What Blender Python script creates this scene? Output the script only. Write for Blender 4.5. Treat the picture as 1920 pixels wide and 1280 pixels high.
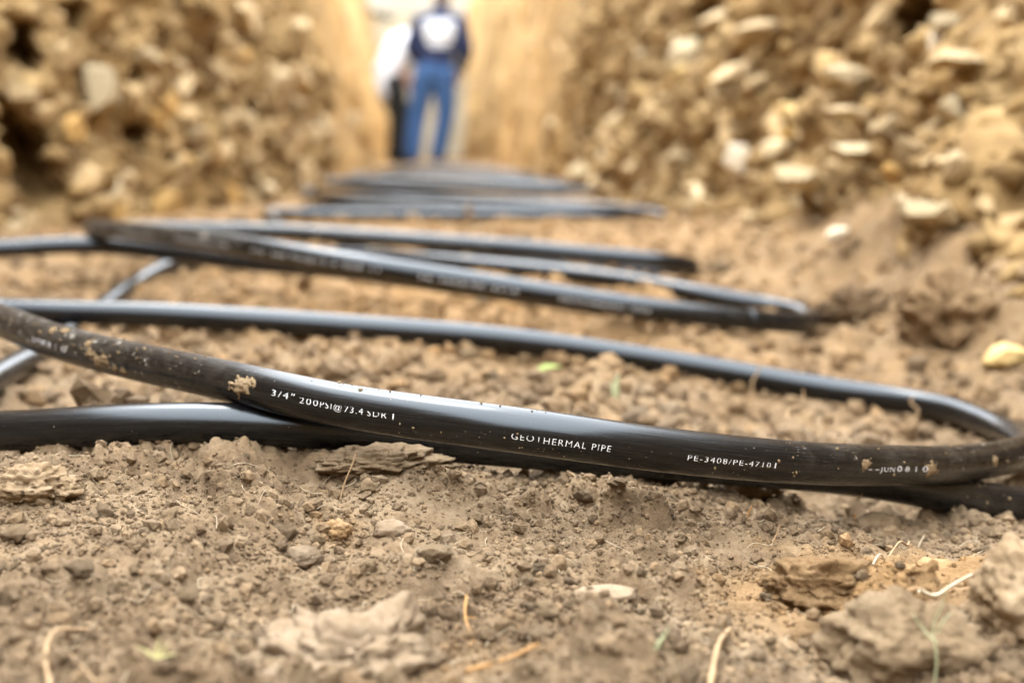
import bpy, bmesh, math, random
import numpy as np
from mathutils import Vector, Matrix, Euler
from mathutils.bvhtree import BVHTree
random.seed(4)
SC = bpy.context.scene
for o in list(bpy.data.objects): bpy.data.objects.remove(o)
COL = SC.collection
# ---------------------------------------------------------------- camera, sky, sun, exposure
cam_d = bpy.data.cameras.new('camera'); cam = bpy.data.objects.new('camera', cam_d); COL.objects.link(cam)
cam.location = (0, 0, .206); cam.rotation_euler = (math.pi / 2 - math.atan(371 / 2560), 0, 0)
cam_d.sensor_width = 36; cam_d.lens = 48; cam_d.clip_start = .02; cam_d.clip_end = 2000
cam_d.dof.use_dof = True; cam_d.dof.focus_distance = .785; cam_d.dof.aperture_fstop = 4.3; cam_d.dof.aperture_blades = 9
SC.camera = cam
CLOUD = 94.0
SUN_EL, SUN_AZ = 62, 335        # degrees; azimuth counted clockwise from the way the camera looks
w = bpy.data.worlds.new('World'); SC.world = w; w.use_nodes = True
nt = w.node_tree; nt.nodes.clear()
out = nt.nodes.new('ShaderNodeOutputWorld'); bg = nt.nodes.new('ShaderNodeBackground')
sky = nt.nodes.new('ShaderNodeTexSky'); sky.sky_type = 'NISHITA'; sky.sun_disc = False
sky.sun_elevation = math.radians(SUN_EL); sky.sun_rotation = math.radians(SUN_AZ); sky.air_density = 1.0; sky.dust_density = 3.0
# overcast: a bright even cloud sheet, three times brighter overhead than at the horizon, over the blue
tc = nt.nodes.new('ShaderNodeTexCoord'); sep = nt.nodes.new('ShaderNodeSeparateXYZ'); nt.links.new(tc.outputs['Generated'], sep.inputs[0])
mr = nt.nodes.new('ShaderNodeMapRange'); mr.inputs['From Min'].default_value = 0; mr.inputs['From Max'].default_value = 1
mr.inputs['To Min'].default_value = CLOUD / 3; mr.inputs['To Max'].default_value = CLOUD; nt.links.new(sep.outputs[2], mr.inputs['Value'])
cl = nt.nodes.new('ShaderNodeVectorMath'); cl.operation = 'SCALE'; cl.inputs[0].default_value = (.95, 1.0, 1.06); nt.links.new(mr.outputs[0], cl.inputs['Scale'])
mix = nt.nodes.new('ShaderNodeMixRGB'); mix.inputs[0].default_value = .85
nt.links.new(cl.outputs[0], mix.inputs[2])
nt.links.new(sky.outputs[0], mix.inputs[1]); nt.links.new(mix.outputs[0], bg.inputs[0])
bg.inputs[1].default_value = .12
nt.links.new(bg.outputs[0], out.inputs[0])
sl = bpy.data.lights.new('sun', 'SUN'); sl.energy = 1.4; sl.angle = math.radians(15); sl.color = (1, .95, .86)
sun = bpy.data.objects.new('sun', sl); COL.objects.link(sun)
az = math.radians(SUN_AZ); el = math.radians(SUN_EL)
sd = Vector((math.sin(az) * math.cos(el), math.cos(az) * math.cos(el), math.sin(el)))
sun.rotation_euler = sd.to_track_quat('Z', 'Y').to_euler(); sun.location = (0, 0, 12)
SC.view_settings.view_transform = 'Standard'; SC.view_settings.look = 'None'
SC.view_settings.exposure = 0.22; SC.view_settings.gamma = 1.0; SC.view_settings.use_curve_mapping = False
SC.render.engine = 'CYCLES'; SC.cycles.use_denoising = True; SC.cycles.max_bounces = 6; SC.cycles.diffuse_bounces = 4
try: SC.cycles.denoising_prefilter = 'ACCURATE'; SC.cycles.denoiser = 'OPENIMAGEDENOISE'
except Exception: pass

# ---------------------------------------------------------------- pure geometry (no bpy)
PIPE_R = 0.01335
def _h(ix, iy, s):
    ix = np.asarray(ix).astype(np.int64); iy = np.asarray(iy).astype(np.int64)
    n = (ix * 374761393 + iy * 668265263 + s * 2246822519) & 0xFFFFFFFF
    n = ((n ^ (n >> 13)) * 1274126177) & 0xFFFFFFFF
    n = ((n ^ (n >> 16)) * 2654435761) & 0xFFFFFFFF
    return ((n ^ (n >> 15)) & 0xFFFFFF) / float(0xFFFFFF)
def vnoise(x, y, s):                                  # smooth noise, about -1..1
    x = np.asarray(x, float); y = np.asarray(y, float)
    ix = np.floor(x); iy = np.floor(y); fx = x - ix; fy = y - iy
    ux = fx * fx * fx * (fx * (fx * 6 - 15) + 10); uy = fy * fy * fy * (fy * (fy * 6 - 15) + 10)
    def g(dx, dy):
        a = _h(ix + dx, iy + dy, s) * 2 * math.pi
        return np.cos(a) * (fx - dx) + np.sin(a) * (fy - dy)
    a = g(0, 0) * (1 - ux) + g(1, 0) * ux
    b = g(0, 1) * (1 - ux) + g(1, 1) * ux
    return (a * (1 - uy) + b * uy) * 1.45
def fbm(x, y, s, o=4, gain=.5):
    t = 0; a = 1
    for i in range(o):
        t = t + a * vnoise(x * 2 ** i + 17.3 * i, y * 2 ** i - 9.1 * i, s + i); a *= gain
    return t
def lumps(x, y, cell, dens, s, p=2.6, tilt=.35, asp=.35):   # angular lumps of one size class, height in metres
    x = np.asarray(x, float); y = np.asarray(y, float)
    wx = x + cell * .22 * vnoise(x / cell * 1.9, y / cell * 1.9, s + 71)
    wy = y + cell * .22 * vnoise(x / cell * 1.9 + 40, y / cell * 1.9, s + 72)
    cx = np.floor(wx / cell); cy = np.floor(wy / cell); out = np.zeros_like(wx)
    for dx in (-1, 0, 1):
        for dy in (-1, 0, 1):
            gx = cx + dx; gy = cy + dy
            r = cell * (.22 + .5 * _h(gx, gy, s + 3) ** 1.6) * (_h(gx, gy, s + 4) < dens)
            px = wx - (gx + _h(gx, gy, s)) * cell; py = wy - (gy + _h(gx, gy, s + 1)) * cell
            a = _h(gx, gy, s + 2) * 6.283; ca = np.cos(a); sa = np.sin(a)
            k = 1 + asp * _h(gx, gy, s + 5)
            qx = (px * ca + py * sa) / k; qy = (-px * sa + py * ca) * k
            rr = np.maximum(r, 1e-6)
            d = (np.abs(qx) ** p + np.abs(qy) ** p) ** (1 / p) / rr
            hgt = rr * (.45 + .4 * _h(gx, gy, s + 6)) * np.maximum(0, 1 - d ** 2.6) ** .55
            hgt = hgt * (1 + tilt * (qx / rr) * (_h(gx, gy, s + 7) * 2 - 1))
            out = np.maximum(out, np.where(r > 1e-5, hgt, 0))
    return out
def smooth(a, b, x):
    t = np.clip((np.asarray(x, float) - a) / (b - a), 0, 1); return t * t * (3 - 2 * t)
def spline(pts, step=.006):                            # centripetal Catmull-Rom resampled evenly
    P = np.array(pts, float); P = np.vstack([2 * P[0] - P[1], P, 2 * P[-1] - P[-2]])
    out = []
    for i in range(1, len(P) - 2):
        p0, p1, p2, p3 = P[i - 1:i + 3]
        t0 = 0; t1 = t0 + np.linalg.norm(p1 - p0) ** .5; t2 = t1 + np.linalg.norm(p2 - p1) ** .5; t3 = t2 + np.linalg.norm(p3 - p2) ** .5
        t = np.linspace(t1, t2, 40, endpoint=False)[:, None]
        a1 = (t1 - t) / (t1 - t0) * p0 + (t - t0) / (t1 - t0) * p1
        a2 = (t2 - t) / (t2 - t1) * p1 + (t - t1) / (t2 - t1) * p2
        a3 = (t3 - t) / (t3 - t2) * p2 + (t - t2) / (t3 - t2) * p3
        b1 = (t2 - t) / (t2 - t0) * a1 + (t - t0) / (t2 - t0) * a2
        b2 = (t3 - t) / (t3 - t1) * a2 + (t - t1) / (t3 - t1) * a3
        out.append((t2 - t) / (t2 - t1) * b1 + (t - t1) / (t2 - t1) * b2)
    C = np.vstack(out + [P[-2][None]])
    for _ in range(6):                                 # relax small kinks of hand-measured points
        C[1:-1] = .25 * C[:-2] + .5 * C[1:-1] + .25 * C[2:]
    L = np.concatenate([[0], np.cumsum(np.linalg.norm(np.diff(C, axis=0), axis=1))])
    n = max(2, int(L[-1] / step)); u = np.linspace(0, L[-1], n)
    C = np.stack([np.interp(u, L, C[:, k]) for k in range(3)], 1)
    for _ in range(10):
        C[1:-1] = .25 * C[:-2] + .5 * C[1:-1] + .25 * C[2:]
    return C
# trench plan: x of the foot of each wall by y
WL = np.array([(-3, -1.25), (2.2, -1.2), (2.8, -1.12), (3.25, -.97), (3.9, -.86), (5.8, -.83), (8, -.95), (14.5, -1.33), (24, -1.86)])
WR = np.array([(-3, .80), (1.0, .70), (1.6, .62), (2.2, .60), (3.0, .47), (4.2, .38), (6, .30), (13.5, -.08), (14.8, -.17), (16.2, -.50), (24, -1.1)])
def wall_x(side, Y):
    W = WL if side < 0 else WR
    Y = np.asarray(Y, float)
    return sum(np.interp(Y + d, W[:, 0], W[:, 1]) for d in (-.3, -.15, 0, .15, .3)) / 5
def wall_lean(side, Y):
    if side < 0: return .16 + .05 * smooth(5, 14, Y)
    return .34 - .22 * smooth(3.0, 7, Y)
def rubble(Y): return 1 - .86 * smooth(5.0, 7.6, Y)
PIPES = {
    'front': [(-1.0242, 1.8989, 0.0613), (-1.0117, 1.7482, 0.0673), (-0.8477, 1.5471, 0.0742), (-0.6033, 1.3146, 0.0738), (-0.42, 1.1109, 0.0627), (-0.3494, 1.0294, 0.0576), (-0.2766, 0.9582, 0.0549), (-0.1958, 0.8823, 0.0541), (-0.1545, 0.8468, 0.0527), (-0.1037, 0.8158, 0.0485), (0.0123, 0.7743, 0.0408), (0.1013, 0.7922, 0.025), (0.1782, 0.8255, 0.0107), (0.263, 0.8888, -0.0061), (0.3166, 0.9426, -0.0178), (0.3702, 1.0068, -0.0285), (0.4282, 1.1058, -0.0426), (0.4551, 1.2251, -0.0559), (0.4539, 1.2853, -0.0589), (0.4383, 1.346, -0.0583), (0.4076, 1.3866, -0.0573), (0.3353, 1.4278, -0.0519), (0.185, 1.4611, -0.0309), (0, 1.4649, -0.0051), (-0.1837, 1.4571, 0.0111), (-0.3764, 1.449, 0.0248), (-0.462, 1.4493, 0.0271), (-0.5475, 1.4496, 0.0293)],
    'under': [(-0.462, 1.4493, 0.0271), (-0.5475, 1.4496, 0.0293), (-0.6157, 1.4097, 0.0325), (-0.6546, 1.3189, 0.0332), (-0.6322, 1.1767, 0.0284), (-0.5537, 1.0336, 0.0168), (-0.4259, 0.9221, 0.0149), (-0.3356, 0.8773, 0.0195), (-0.2598, 0.8583, 0.0274), (-0.1903, 0.8535, 0.0298), (-0.1223, 0.8531, 0.0264), (-0.0444, 0.8568, 0.0176), (0.0834, 0.8699, 0.0033), (0.2338, 0.9121, -0.0196), (0.3016, 0.9398, -0.0376), (0.3386, 0.9585, -0.048), (0.375, 0.9724, -0.0565), (0.4765, 1.0395, -0.0819), (0.5953, 1.1664, -0.1122), (0.6945, 1.3632, -0.149)],
    'side': [(-0.4609, 0.4651, -0.0706), (-0.457, 0.725, -0.0204), (-0.4466, 1.0101, -0.0054), (-0.4575, 1.203, 0.0008), (-0.4693, 1.3342, -0.0007), (-0.5195, 1.7388, 0.0024), (-0.5445, 2.0429, 0.0095), (-0.5365, 2.1749, 0.0139), (-0.4809, 2.2761, 0.0147), (-0.2494, 2.2769, 0.02), (-0.0516, 2.1949, 0.0121), (0.1159, 2.1127, 0.0027), (0.186, 2.0614, -0.0029), (0.2656, 1.9895, -0.0105), (0.3732, 1.9369, -0.0247), (0.4001, 1.8761, -0.0263), (0.3974, 1.7954, -0.0249), (0.367, 1.7253, -0.0207), (0.2905, 1.6764, -0.0096)],
    'second': [(0.367, 1.7253, -0.0207), (0.2905, 1.6764, -0.0096), (0.1556, 1.6488, 0.009), (-0.0389, 1.653, 0.0379), (-0.21, 1.6767, 0.0618), (-0.3894, 1.7803, 0.0801), (-0.527, 1.9023, 0.0848), (-0.6233, 2.0331, 0.0812), (-0.6514, 2.1632, 0.0724), (-0.6152, 2.2532, 0.066), (-0.5211, 2.3033, 0.0628)],
    'third': [(-0.6152, 2.2532, 0.066), (-0.5211, 2.3033, 0.0628), (-0.3953, 2.3028, 0.0593), (-0.285, 2.2818, 0.0544), (-0.0527, 2.2496, 0.0407), (0.1214, 2.2174, 0.0283), (0.2515, 2.2157, 0.0163), (0.3002, 2.2544, 0.0042), (0.2809, 2.3125, -0.0128), (0.158, 2.3741, -0.0065), (-0.0574, 2.4469, 0.008), (-0.325, 2.6001, 0.019), (-0.4787, 2.8541, 0.0286), (-0.5285, 3.027, 0.0367), (-0.5606, 3.129, 0.0432)],
    'low': [(-1.0117, 1.7482, 0.0673), (-1.0242, 1.8989, 0.0613), (-0.9217, 1.9487, 0.0567), (-0.7425, 1.9788, 0.0552), (-0.6391, 2.0196, 0.0576), (-0.5156, 1.9984, 0.0506), (-0.4037, 1.9464, 0.0409), (-0.2325, 1.8548, 0.0363), (-0.0417, 1.7716, 0.0195), (0.1631, 1.7274, -0.0066), (0.2364, 1.7644, -0.03)],
    'fourth': [(-0.5285, 3.027, 0.0367), (-0.5606, 3.129, 0.0432), (-0.5534, 3.23, 0.0429), (-0.4598, 3.2798, 0.0379), (-0.1031, 3.3095, 0.0338), (0.2486, 3.3595, 0.0299), (0.3607, 3.4291, 0.0222), (0.4015, 3.5294, 0.0169), (0.385, 3.6611, 0.0197), (0.3076, 3.7631, 0.0262), (0.0605, 3.8859, 0.0369)],
    'fifth': [(0.3076, 3.7635, 0.0291), (0.0605, 3.8864, 0.0399), (-0.1602, 4.0392, 0.049), (-0.4316, 4.2737, 0.0631), (-0.5801, 4.5271, 0.0686), (-0.6457, 4.7799, 0.0701), (-0.6225, 5.0122, 0.0693), (-0.5159, 5.1129, 0.0666), (-0.1504, 5.0307, 0.0572), (0.2663, 4.8966, 0.0384), (0.402, 4.9251, 0.026), (0.4537, 5.0762, 0.0225), (0.4244, 5.3295, 0.0277)],
    'sixth': [(0.4537, 5.0762, 0.0225), (0.4244, 5.3295, 0.0277), (0.2227, 5.7353, 0.0385), (-0.143, 6.1405, 0.0456), (-0.5078, 6.5457, 0.0527), (-0.6684, 6.9504, 0.0566), (-0.7342, 7.4557, 0.0572), (-0.6551, 7.8596, 0.0552), (-0.2437, 7.8574, 0.0402), (0.0747, 7.7029, 0.0197), (0.1553, 8.005, 0.0124), (0, 8.7641, 0.021), (-0.3672, 9.4724, 0.0279), (-0.684, 10.3828, 0.0348), (-0.7153, 10.9888, 0.0332), (-0.4297, 11.0884, 0.0231), (-0.1266, 10.8832, 0.0014)],
    'fifth_low': [(0.4283, 4.3138, -0.0084), (0.3516, 4.0122, 0.0019), (0.245, 3.9335, 0.0166), (-0.0942, 4.0365, 0.0304), (-0.3891, 4.1692, 0.0391), (-0.6215, 4.3216, 0.0448), (-0.6926, 4.5236, 0.0442), (-0.6885, 4.7257, 0.0443)],
    'sixth_low': [(0.4117, 6.2345, -0.0025), (0.3512, 5.8317, 0.0064), (0.2234, 5.7532, 0.0225), (-0.2535, 5.9382, 0.0441), (-0.5719, 6.1408, 0.048), (-0.7186, 6.3432, 0.0501), (-0.7863, 6.646, 0.0478), (-0.7172, 6.8486, 0.0509)],
    'last': [(0.1391, 8.9656, 0.0168), (0.083, 8.5612, 0.0154), (-0.1992, 8.5645, 0.0384), (-0.6188, 8.8693, 0.0495), (-0.7727, 9.2739, 0.0531), (-0.75, 9.6777, 0.0501)],
    'fourth_back': [(-0.6172, 3.9618, 0.0029), (-0.5534, 3.8646, 0.0289), (-0.3839, 3.7949, 0.0365), (-0.0867, 3.714, 0.0358), (0.2023, 3.7134, 0.0315), (0.293, 3.7629, 0.0248), (0.3504, 3.9112, 0.0025)],
    'sixth_back': [(-0.6781, 5.6293, 0.0047), (-0.5748, 5.4819, 0.0332), (-0.123, 5.2795, 0.0315), (0.2391, 5.1258, 0.0167), (0.3453, 5.2252, 0.005), (0.3934, 5.323, -0.0173)],
}
# bottoms of the pipe runs that lie on the soil, which give the lie of the trench floor
def _contacts():
    c = []
    for k, a, b in (('under', 1, 19), ('front', 16, 27), ('side', 1, 18), ('third', 5, 12), ('second', 0, 3)):
        for p in PIPES[k][a:b]: c.append((p[0], p[1], p[2] - PIPE_R))
    c += [(0, .62, -.012), (.25, .56, -.026), (-.25, .56, .004), (0, .48, -.012), (-.03, .74, -.012), (.2, .72, -.028), (-.5, .6, .01), (.5, .62, -.04),
          (-.9, 1.8, .0), (-.95, 2.6, .02), (0, 1.8, -.02), (0, 1.15, -.022), (.25, 1.15, -.045), (-.25, 1.15, -.002), (-.1, 3.1, .014), (.35, 3.2, .02), (-.5, 3.3, .02)]
    return np.array(c)
CONT = _contacts()
def floor_base(X, Y):
    X = np.asarray(X, float); Y = np.asarray(Y, float)
    num = np.zeros_like(X + Y); den = num.copy()
    for x, y, z in CONT:
        w = np.exp(-((X - x) ** 2 + (Y - y) ** 2) / (2 * (.05 + .045 * Y) ** 2))
        num += w * z; den += w
    pl = -.06 * np.clip(X + .05, -.5, .6) * (1 - smooth(2.2, 3.2, Y)) + .012 * smooth(2.6, 3.4, Y) - .014 * smooth(4.5, 9, Y)
    return (num + .02 * pl) / (den + .02) - .0095 * (1 - smooth(2.3, 2.7, Y))
# (side, y, height, radius) of the dark hollows
HOLES = [(-1, 3.101, 0.405, 0.065), (-1, 3.035, 0.158, 0.088), (-1, 3.74, 0.46, 0.031), (-1, 3.576, 0.232, 0.036), (-1, 4.652, 0.302, 0.045), (-1, 3.353, 0.509, 0.032), (-1, 2.98, 0.273, 0.034), (-1, 3.582, 0.382, 0.025), (-1, 3.305, 0.249, 0.026), (-1, 4.624, 0.459, 0.028), (-1, 3.046, 0.447, 0.029), (-1, 3.21, 0.496, 0.024), (-1, 3.731, 0.119, 0.026), (-1, 5.908, 0.673, 0.034), (-1, 2.947, 0.08, 0.025), (-1, 3.504, 0.298, 0.022), (-1, 4.173, 0.276, 0.023), (1, 2.453, 0.4, 0.056), (1, 4.144, 0.565, 0.063), (1, 2.441, 0.109, 0.028), (1, 3.716, 0.43, 0.037), (1, 4.323, 0.402, 0.05), (1, 3.015, 0.302, 0.03), (1, 2.829, 0.377, 0.033), (1, 2.459, 0.303, 0.026), (1, 3.527, 0.103, 0.019), (1, 2.152, 0.102, 0.02), (1, 1.867, 0.083, 0.022), (1, 3.574, 0.293, 0.019), (1, 2.05, 0.233, 0.012), (1, 2.873, 0.476, 0.022), (1, 2.249, 0.316, 0.017), (1, 3.596, 0.544, 0.027), (1, 2.752, 0.126, 0.013), (1, 2.181, 0.197, 0.012), (1, 1.957, 0.25, 0.012), (1, 4.666, 0.61, 0.025)]
STONES = [(-1, 3.392, 0.359, 0.05, 0.06, 0, 'c'), (-1, 3.226, 0.401, 0.025, 0.03, 0, 't'), (-1, 3.132, 0.274, 0.031, 0.019, 0.2, 't'), (-1, 3.182, 0.235, 0.037, 0.025, 0.1, 'o'), (-1, 3.287, 0.261, 0.015, 0.015, 0, 'p'), (-1, 3.248, 0.31, 0.022, 0.018, 0, 't'), (-1, 3.411, 0.106, 0.045, 0.026, 0.5, 't'), (-1, 3.293, 0.097, 0.051, 0.026, 0.2, 'c'), (-1, 3.114, 0.115, 0.031, 0.022, 0, 'p'), (-1, 4.873, 0.646, 0.074, 0.045, -0.2, 'p'), (-1, 5.423, 0.604, 0.071, 0.054, -0.3, 'p'), (-1, 4.384, 0.404, 0.044, 0.027, -0.5, 'p'), (-1, 5.127, 0.409, 0.059, 0.071, 0.1, 'p'), (-1, 5.711, 0.464, 0.048, 0.057, 0, 'p'), (-1, 6.78, 0.487, 0.057, 0.057, 0, 'p'), (-1, 5.367, 0.214, 0.046, 0.05, 0, 'p'), (-1, 4.043, 0.177, 0.034, 0.034, 0, 'p'), (-1, 3.872, 0.222, 0.027, 0.027, 0, 'p'), (-1, 3.754, 0.312, 0.043, 0.026, 0.3, 'o'), (-1, 3.597, 0.031, 0.062, 0.042, 0.2, 'o'), (-1, 4.62, 0.502, 0.032, 0.028, 0, 'p'), (-1, 2.936, 0.035, 0.027, 0.025, 0, 't'), (-1, 3.203, 0.063, 0.037, 0.017, 0, 'p'), (-1, 4.509, 0.048, 0.063, 0.035, -0.2, 'p'), (-1, 5.468, 0.078, 0.051, 0.059, 0, 't'), (-1, 3.745, 0.147, 0.049, 0.023, 0, 't'), (-1, 3.11, 0.329, 0.033, 0.022, 0.2, 't'), (-1, 3.468, 0.118, 0.022, 0.019, 0, 'p'), (-1, 3.604, 0.01, 0.022, 0.02, 0, 'p'), (-1, 6.281, 0.252, 0.039, 0.073, 0, 'p'), (-1, 3.317, 0.505, 0.033, 0.018, -0.4, 't'), (-1, 3.023, 0.077, 0.047, 0.019, -0.2, 't'), (1, 4.111, 0.442, 0.057, 0.082, 0.3, 'c'), (1, 3.274, 0.379, 0.07, 0.018, 0.35, 'p'), (1, 3.735, 0.529, 0.063, 0.026, 0.3, 'p'), (1, 2.625, 0.333, 0.054, 0.02, -0.15, 'c'), (1, 2.292, 0.406, 0.04, 0.014, -0.2, 'c'), (1, 2.292, 0.366, 0.013, 0.018, 0, 'w'), (1, 2.372, 0.185, 0.059, 0.018, -0.12, 'c'), (1, 2.582, 0.138, 0.066, 0.017, -0.35, 'c'), (1, 3.163, 0.174, 0.032, 0.032, 0, 'w'), (1, 2.915, 0.203, 0.041, 0.016, 0.1, 'c'), (1, 2.069, 0.256, 0.03, 0.019, 0, 'c'), (1, 2.431, 0.25, 0.056, 0.011, -0.1, 'p'), (1, 2.863, 0.232, 0.022, 0.02, 0, 'p'), (1, 3.802, 0.154, 0.047, 0.027, -0.1, 'p'), (1, 1.85, 0.107, 0.048, 0.014, -0.35, 'c'), (1, 1.828, 0.062, 0.033, 0.024, -0.2, 'y'), (1, 2.084, 0.325, 0.048, 0.014, 0.05, 'p'), (1, 2.861, -0.028, 0.063, 0.019, 0.6, 'y'), (1, 2.797, 0.052, 0.026, 0.016, -0.5, 'p'), (1, 2.634, 0.045, 0.029, 0.014, -0.5, 'p'), (1, 3.199, 0.456, 0.066, 0.022, 0.2, 'p'), (1, 2.568, 0.428, 0.029, 0.022, 0, 't'), (1, 2.068, 0.393, 0.024, 0.019, 0.3, 'p'), (1, 5.028, 0.281, 0.039, 0.039, 0, 'p'), (1, 4.913, 0.363, 0.042, 0.03, 0, 'p'), (1, 5.834, 0.058, 0.059, 0.036, 0, 'p'), (1, 4.384, 0.124, 0.041, 0.024, 0, 'p'), (1, 4.85, 0.064, 0.045, 0.026, 0, 'p'), (1, 3.128, -0.001, 0.029, 0.02, -0.5, 't'), (1, 2.696, 0.297, 0.031, 0.021, 0, 't'), (1, 4.196, 0.292, 0.049, 0.036, 0.1, 't'), (1, 3.285, 0.317, 0.051, 0.02, -0.1, 't'), (1, 2.463, 0.082, 0.038, 0.012, -0.3, 't'), (1, 2.063, 0.181, 0.029, 0.014, -0.6, 't'), (1, 2.093, 0.149, 0.029, 0.011, -0.5, 'o'), (1, 2.522, 0.039, 0.03, 0.02, 0.4, 't'), (1, 1.863, 0.162, 0.016, 0.022, 0, 'p'), (1, 2.318, 0.062, 0.031, 0.014, 0.4, 't'), (1, 2.246, 0.222, 0.029, 0.019, 0.2, 't'), (1, 2.113, 0.042, 0.03, 0.015, 0.2, 't')]
# ---------------------------------------------------------------- helpers
def put(name, me, mats=(), parent=None, **props):
    o = bpy.data.objects.new(name, me); COL.objects.link(o)
    for m in mats:
        if me is not None and m.name not in [x.name for x in me.materials if x]: me.materials.append(m)
    if parent is not None: o.parent = parent
    for k, v in props.items(): o[k] = v
    return o
def thing(name, label, cat, loc=(0, 0, 0), group=None):
    o = put(name, None, label=label, category=cat); o.location = loc; o.empty_display_size = .05
    if group: o['group'] = group
    return o
def mesh(name, V, F, smooth_=True):
    me = bpy.data.meshes.new(name)
    V = np.asarray(V, np.float32)
    if isinstance(F, np.ndarray):
        n, k = F.shape
        me.vertices.add(len(V)); me.vertices.foreach_set('co', V.ravel())
        me.loops.add(n * k); me.loops.foreach_set('vertex_index', F.astype(np.int32).ravel())
        me.polygons.add(n); me.polygons.foreach_set('loop_start', np.arange(0, n * k, k, dtype=np.int32))
        me.polygons.foreach_set('loop_total', np.full(n, k, np.int32))
        me.update(calc_edges=True)
    else:
        me.from_pydata([tuple(map(float, v)) for v in V], [], F); me.update()
    me.polygons.foreach_set('use_smooth', np.full(len(me.polygons), smooth_, bool))
    return me
def attr(me, name, vals):
    a = me.attributes.new(name, 'FLOAT', 'POINT'); a.data.foreach_set('value', np.asarray(vals, np.float32))
def grid_faces(nu, nv, wrap=False):
    i = np.arange(nu - 1)[:, None]; j = np.arange(nv if wrap else nv - 1)[None, :]; j2 = (j + 1) % nv
    return np.stack([i * nv + j, (i + 1) * nv + j, (i + 1) * nv + j2, i * nv + j2], -1).reshape(-1, 4)
# ---------------------------------------------------------------- materials
def nmat(name):
    m = bpy.data.materials.new(name); m.use_nodes = True; t = m.node_tree
    b = t.nodes['Principled BSDF']; return m, t, b
def N(t, kind, **kw):
    n = t.nodes.new(kind)
    for k, v in kw.items():
        if k.startswith('i_'): n.inputs[k[2:].replace('_', ' ')].default_value = v
        else: setattr(n, k, v)
    return n
def noise(t, vec, scale, detail=4, rough=.55, dist=0):
    n = N(t, 'ShaderNodeTexNoise'); n.inputs['Scale'].default_value = scale; n.inputs['Detail'].default_value = detail
    n.inputs['Roughness'].default_value = rough; n.inputs['Distortion'].default_value = dist
    t.links.new(vec, n.inputs['Vector']); return n.outputs[0]
def ramp(t, fac, stops):
    r = N(t, 'ShaderNodeValToRGB'); e = r.color_ramp.elements
    while len(e) < len(stops): e.new(.5)
    for k, (p, c) in enumerate(stops):
        e[k].position = p; e[k].color = (c, c, c, 1) if isinstance(c, (int, float)) else (*c, 1)
    t.links.new(fac, r.inputs[0]); return r.outputs[0]
def mixc(t, fac, a, b, kind='MIX'):
    m = N(t, 'ShaderNodeMixRGB'); m.blend_type = kind
    for s, v in ((0, fac), (1, a), (2, b)):
        if hasattr(v, 'is_linked') or hasattr(v, 'links'): t.links.new(v, m.inputs[s])
        elif isinstance(v, (int, float)): m.inputs[s].default_value = v if s == 0 else (v, v, v, 1)
        else: m.inputs[s].default_value = (*v, 1)
    return m.outputs[0]
def math_(t, op, a, b=0.):
    m = N(t, 'ShaderNodeMath'); m.operation = op
    for s, v in ((0, a), (1, b)):
        if isinstance(v, (int, float)): m.inputs[s].default_value = v
        else: t.links.new(v, m.inputs[s])
    return m.outputs[0]
ALB = .46                                              # earth is darker than it looks under a bright sky
def soil(name, lo, mid, hi, ochre=None, s=1.0, bump=.5, info=False, alb=None):
    k_ = alb or ALB; lo, mid, hi = (tuple(x * k_ for x in q) for q in (lo, mid, hi)); ochre = tuple(x * k_ for x in ochre) if ochre else None
    m, t, b = nmat(name)
    P = N(t, 'ShaderNodeTexCoord').outputs['Object']
    if info:                                           # pieces sharing one mesh: shift the pattern and tone of each
        oi = N(t, 'ShaderNodeObjectInfo'); va = N(t, 'ShaderNodeVectorMath'); va.operation = 'ADD'
        t.links.new(P, va.inputs[0]); t.links.new(oi.outputs['Location'], va.inputs[1]); P = va.outputs[0]
    big = noise(t, P, 9 * s, 3); midn = noise(t, P, 55 * s, 5, .6); fine = noise(t, P, 420 * s, 4, .65)
    f = math_(t, 'ADD', math_(t, 'MULTIPLY', big, .35), math_(t, 'ADD', math_(t, 'MULTIPLY', midn, .4), math_(t, 'MULTIPLY', fine, .25)))
    c = ramp(t, f, [(.39, lo), (.5, mid), (.61, hi)])
    if ochre:
        a = N(t, 'ShaderNodeAttribute'); a.attribute_name = 'tint'
        k = math_(t, 'ADD', a.outputs['Fac'], math_(t, 'MULTIPLY', math_(t, 'SUBTRACT', noise(t, P, 23 * s, 3), .5), .9))
        k = ramp(t, k, [(.15, 0.), (.95, 1.)])
        c = mixc(t, k, c, mixc(t, f, tuple(x * .62 for x in ochre), tuple(min(1, x * 1.35) for x in ochre)))
        r = N(t, 'ShaderNodeAttribute'); r.attribute_name = 'tone'
        c = mixc(t, 1., c, ramp(t, math_(t, 'ADD', r.outputs['Fac'], .5), [(0., (.62, .62, .64)), (.5, (1., 1., 1.)), (1., (1.45, 1.42, 1.36))]), 'MULTIPLY')
    if info:
        c = mixc(t, 1., c, ramp(t, oi.outputs['Random'], [(0., (.72, .72, .72)), (.5, (1., .98, .95)), (1., (1.3, 1.28, 1.24))]), 'MULTIPLY')
    t.links.new(c, b.inputs['Base Color']); b.inputs['Roughness'].default_value = .93
    b.inputs['Specular IOR Level'].default_value = .22
    h = math_(t, 'ADD', math_(t, 'MULTIPLY', noise(t, P, 300 * s, 5, .65), .7), math_(t, 'MULTIPLY', noise(t, P, 1100 * s, 3, .6), .3))
    bp = N(t, 'ShaderNodeBump'); bp.inputs['Strength'].default_value = bump; bp.inputs['Distance'].default_value = .0045 / s
    t.links.new(h, bp.inputs['Height']); t.links.new(bp.outputs[0], b.inputs['Normal'])
    return m
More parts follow.
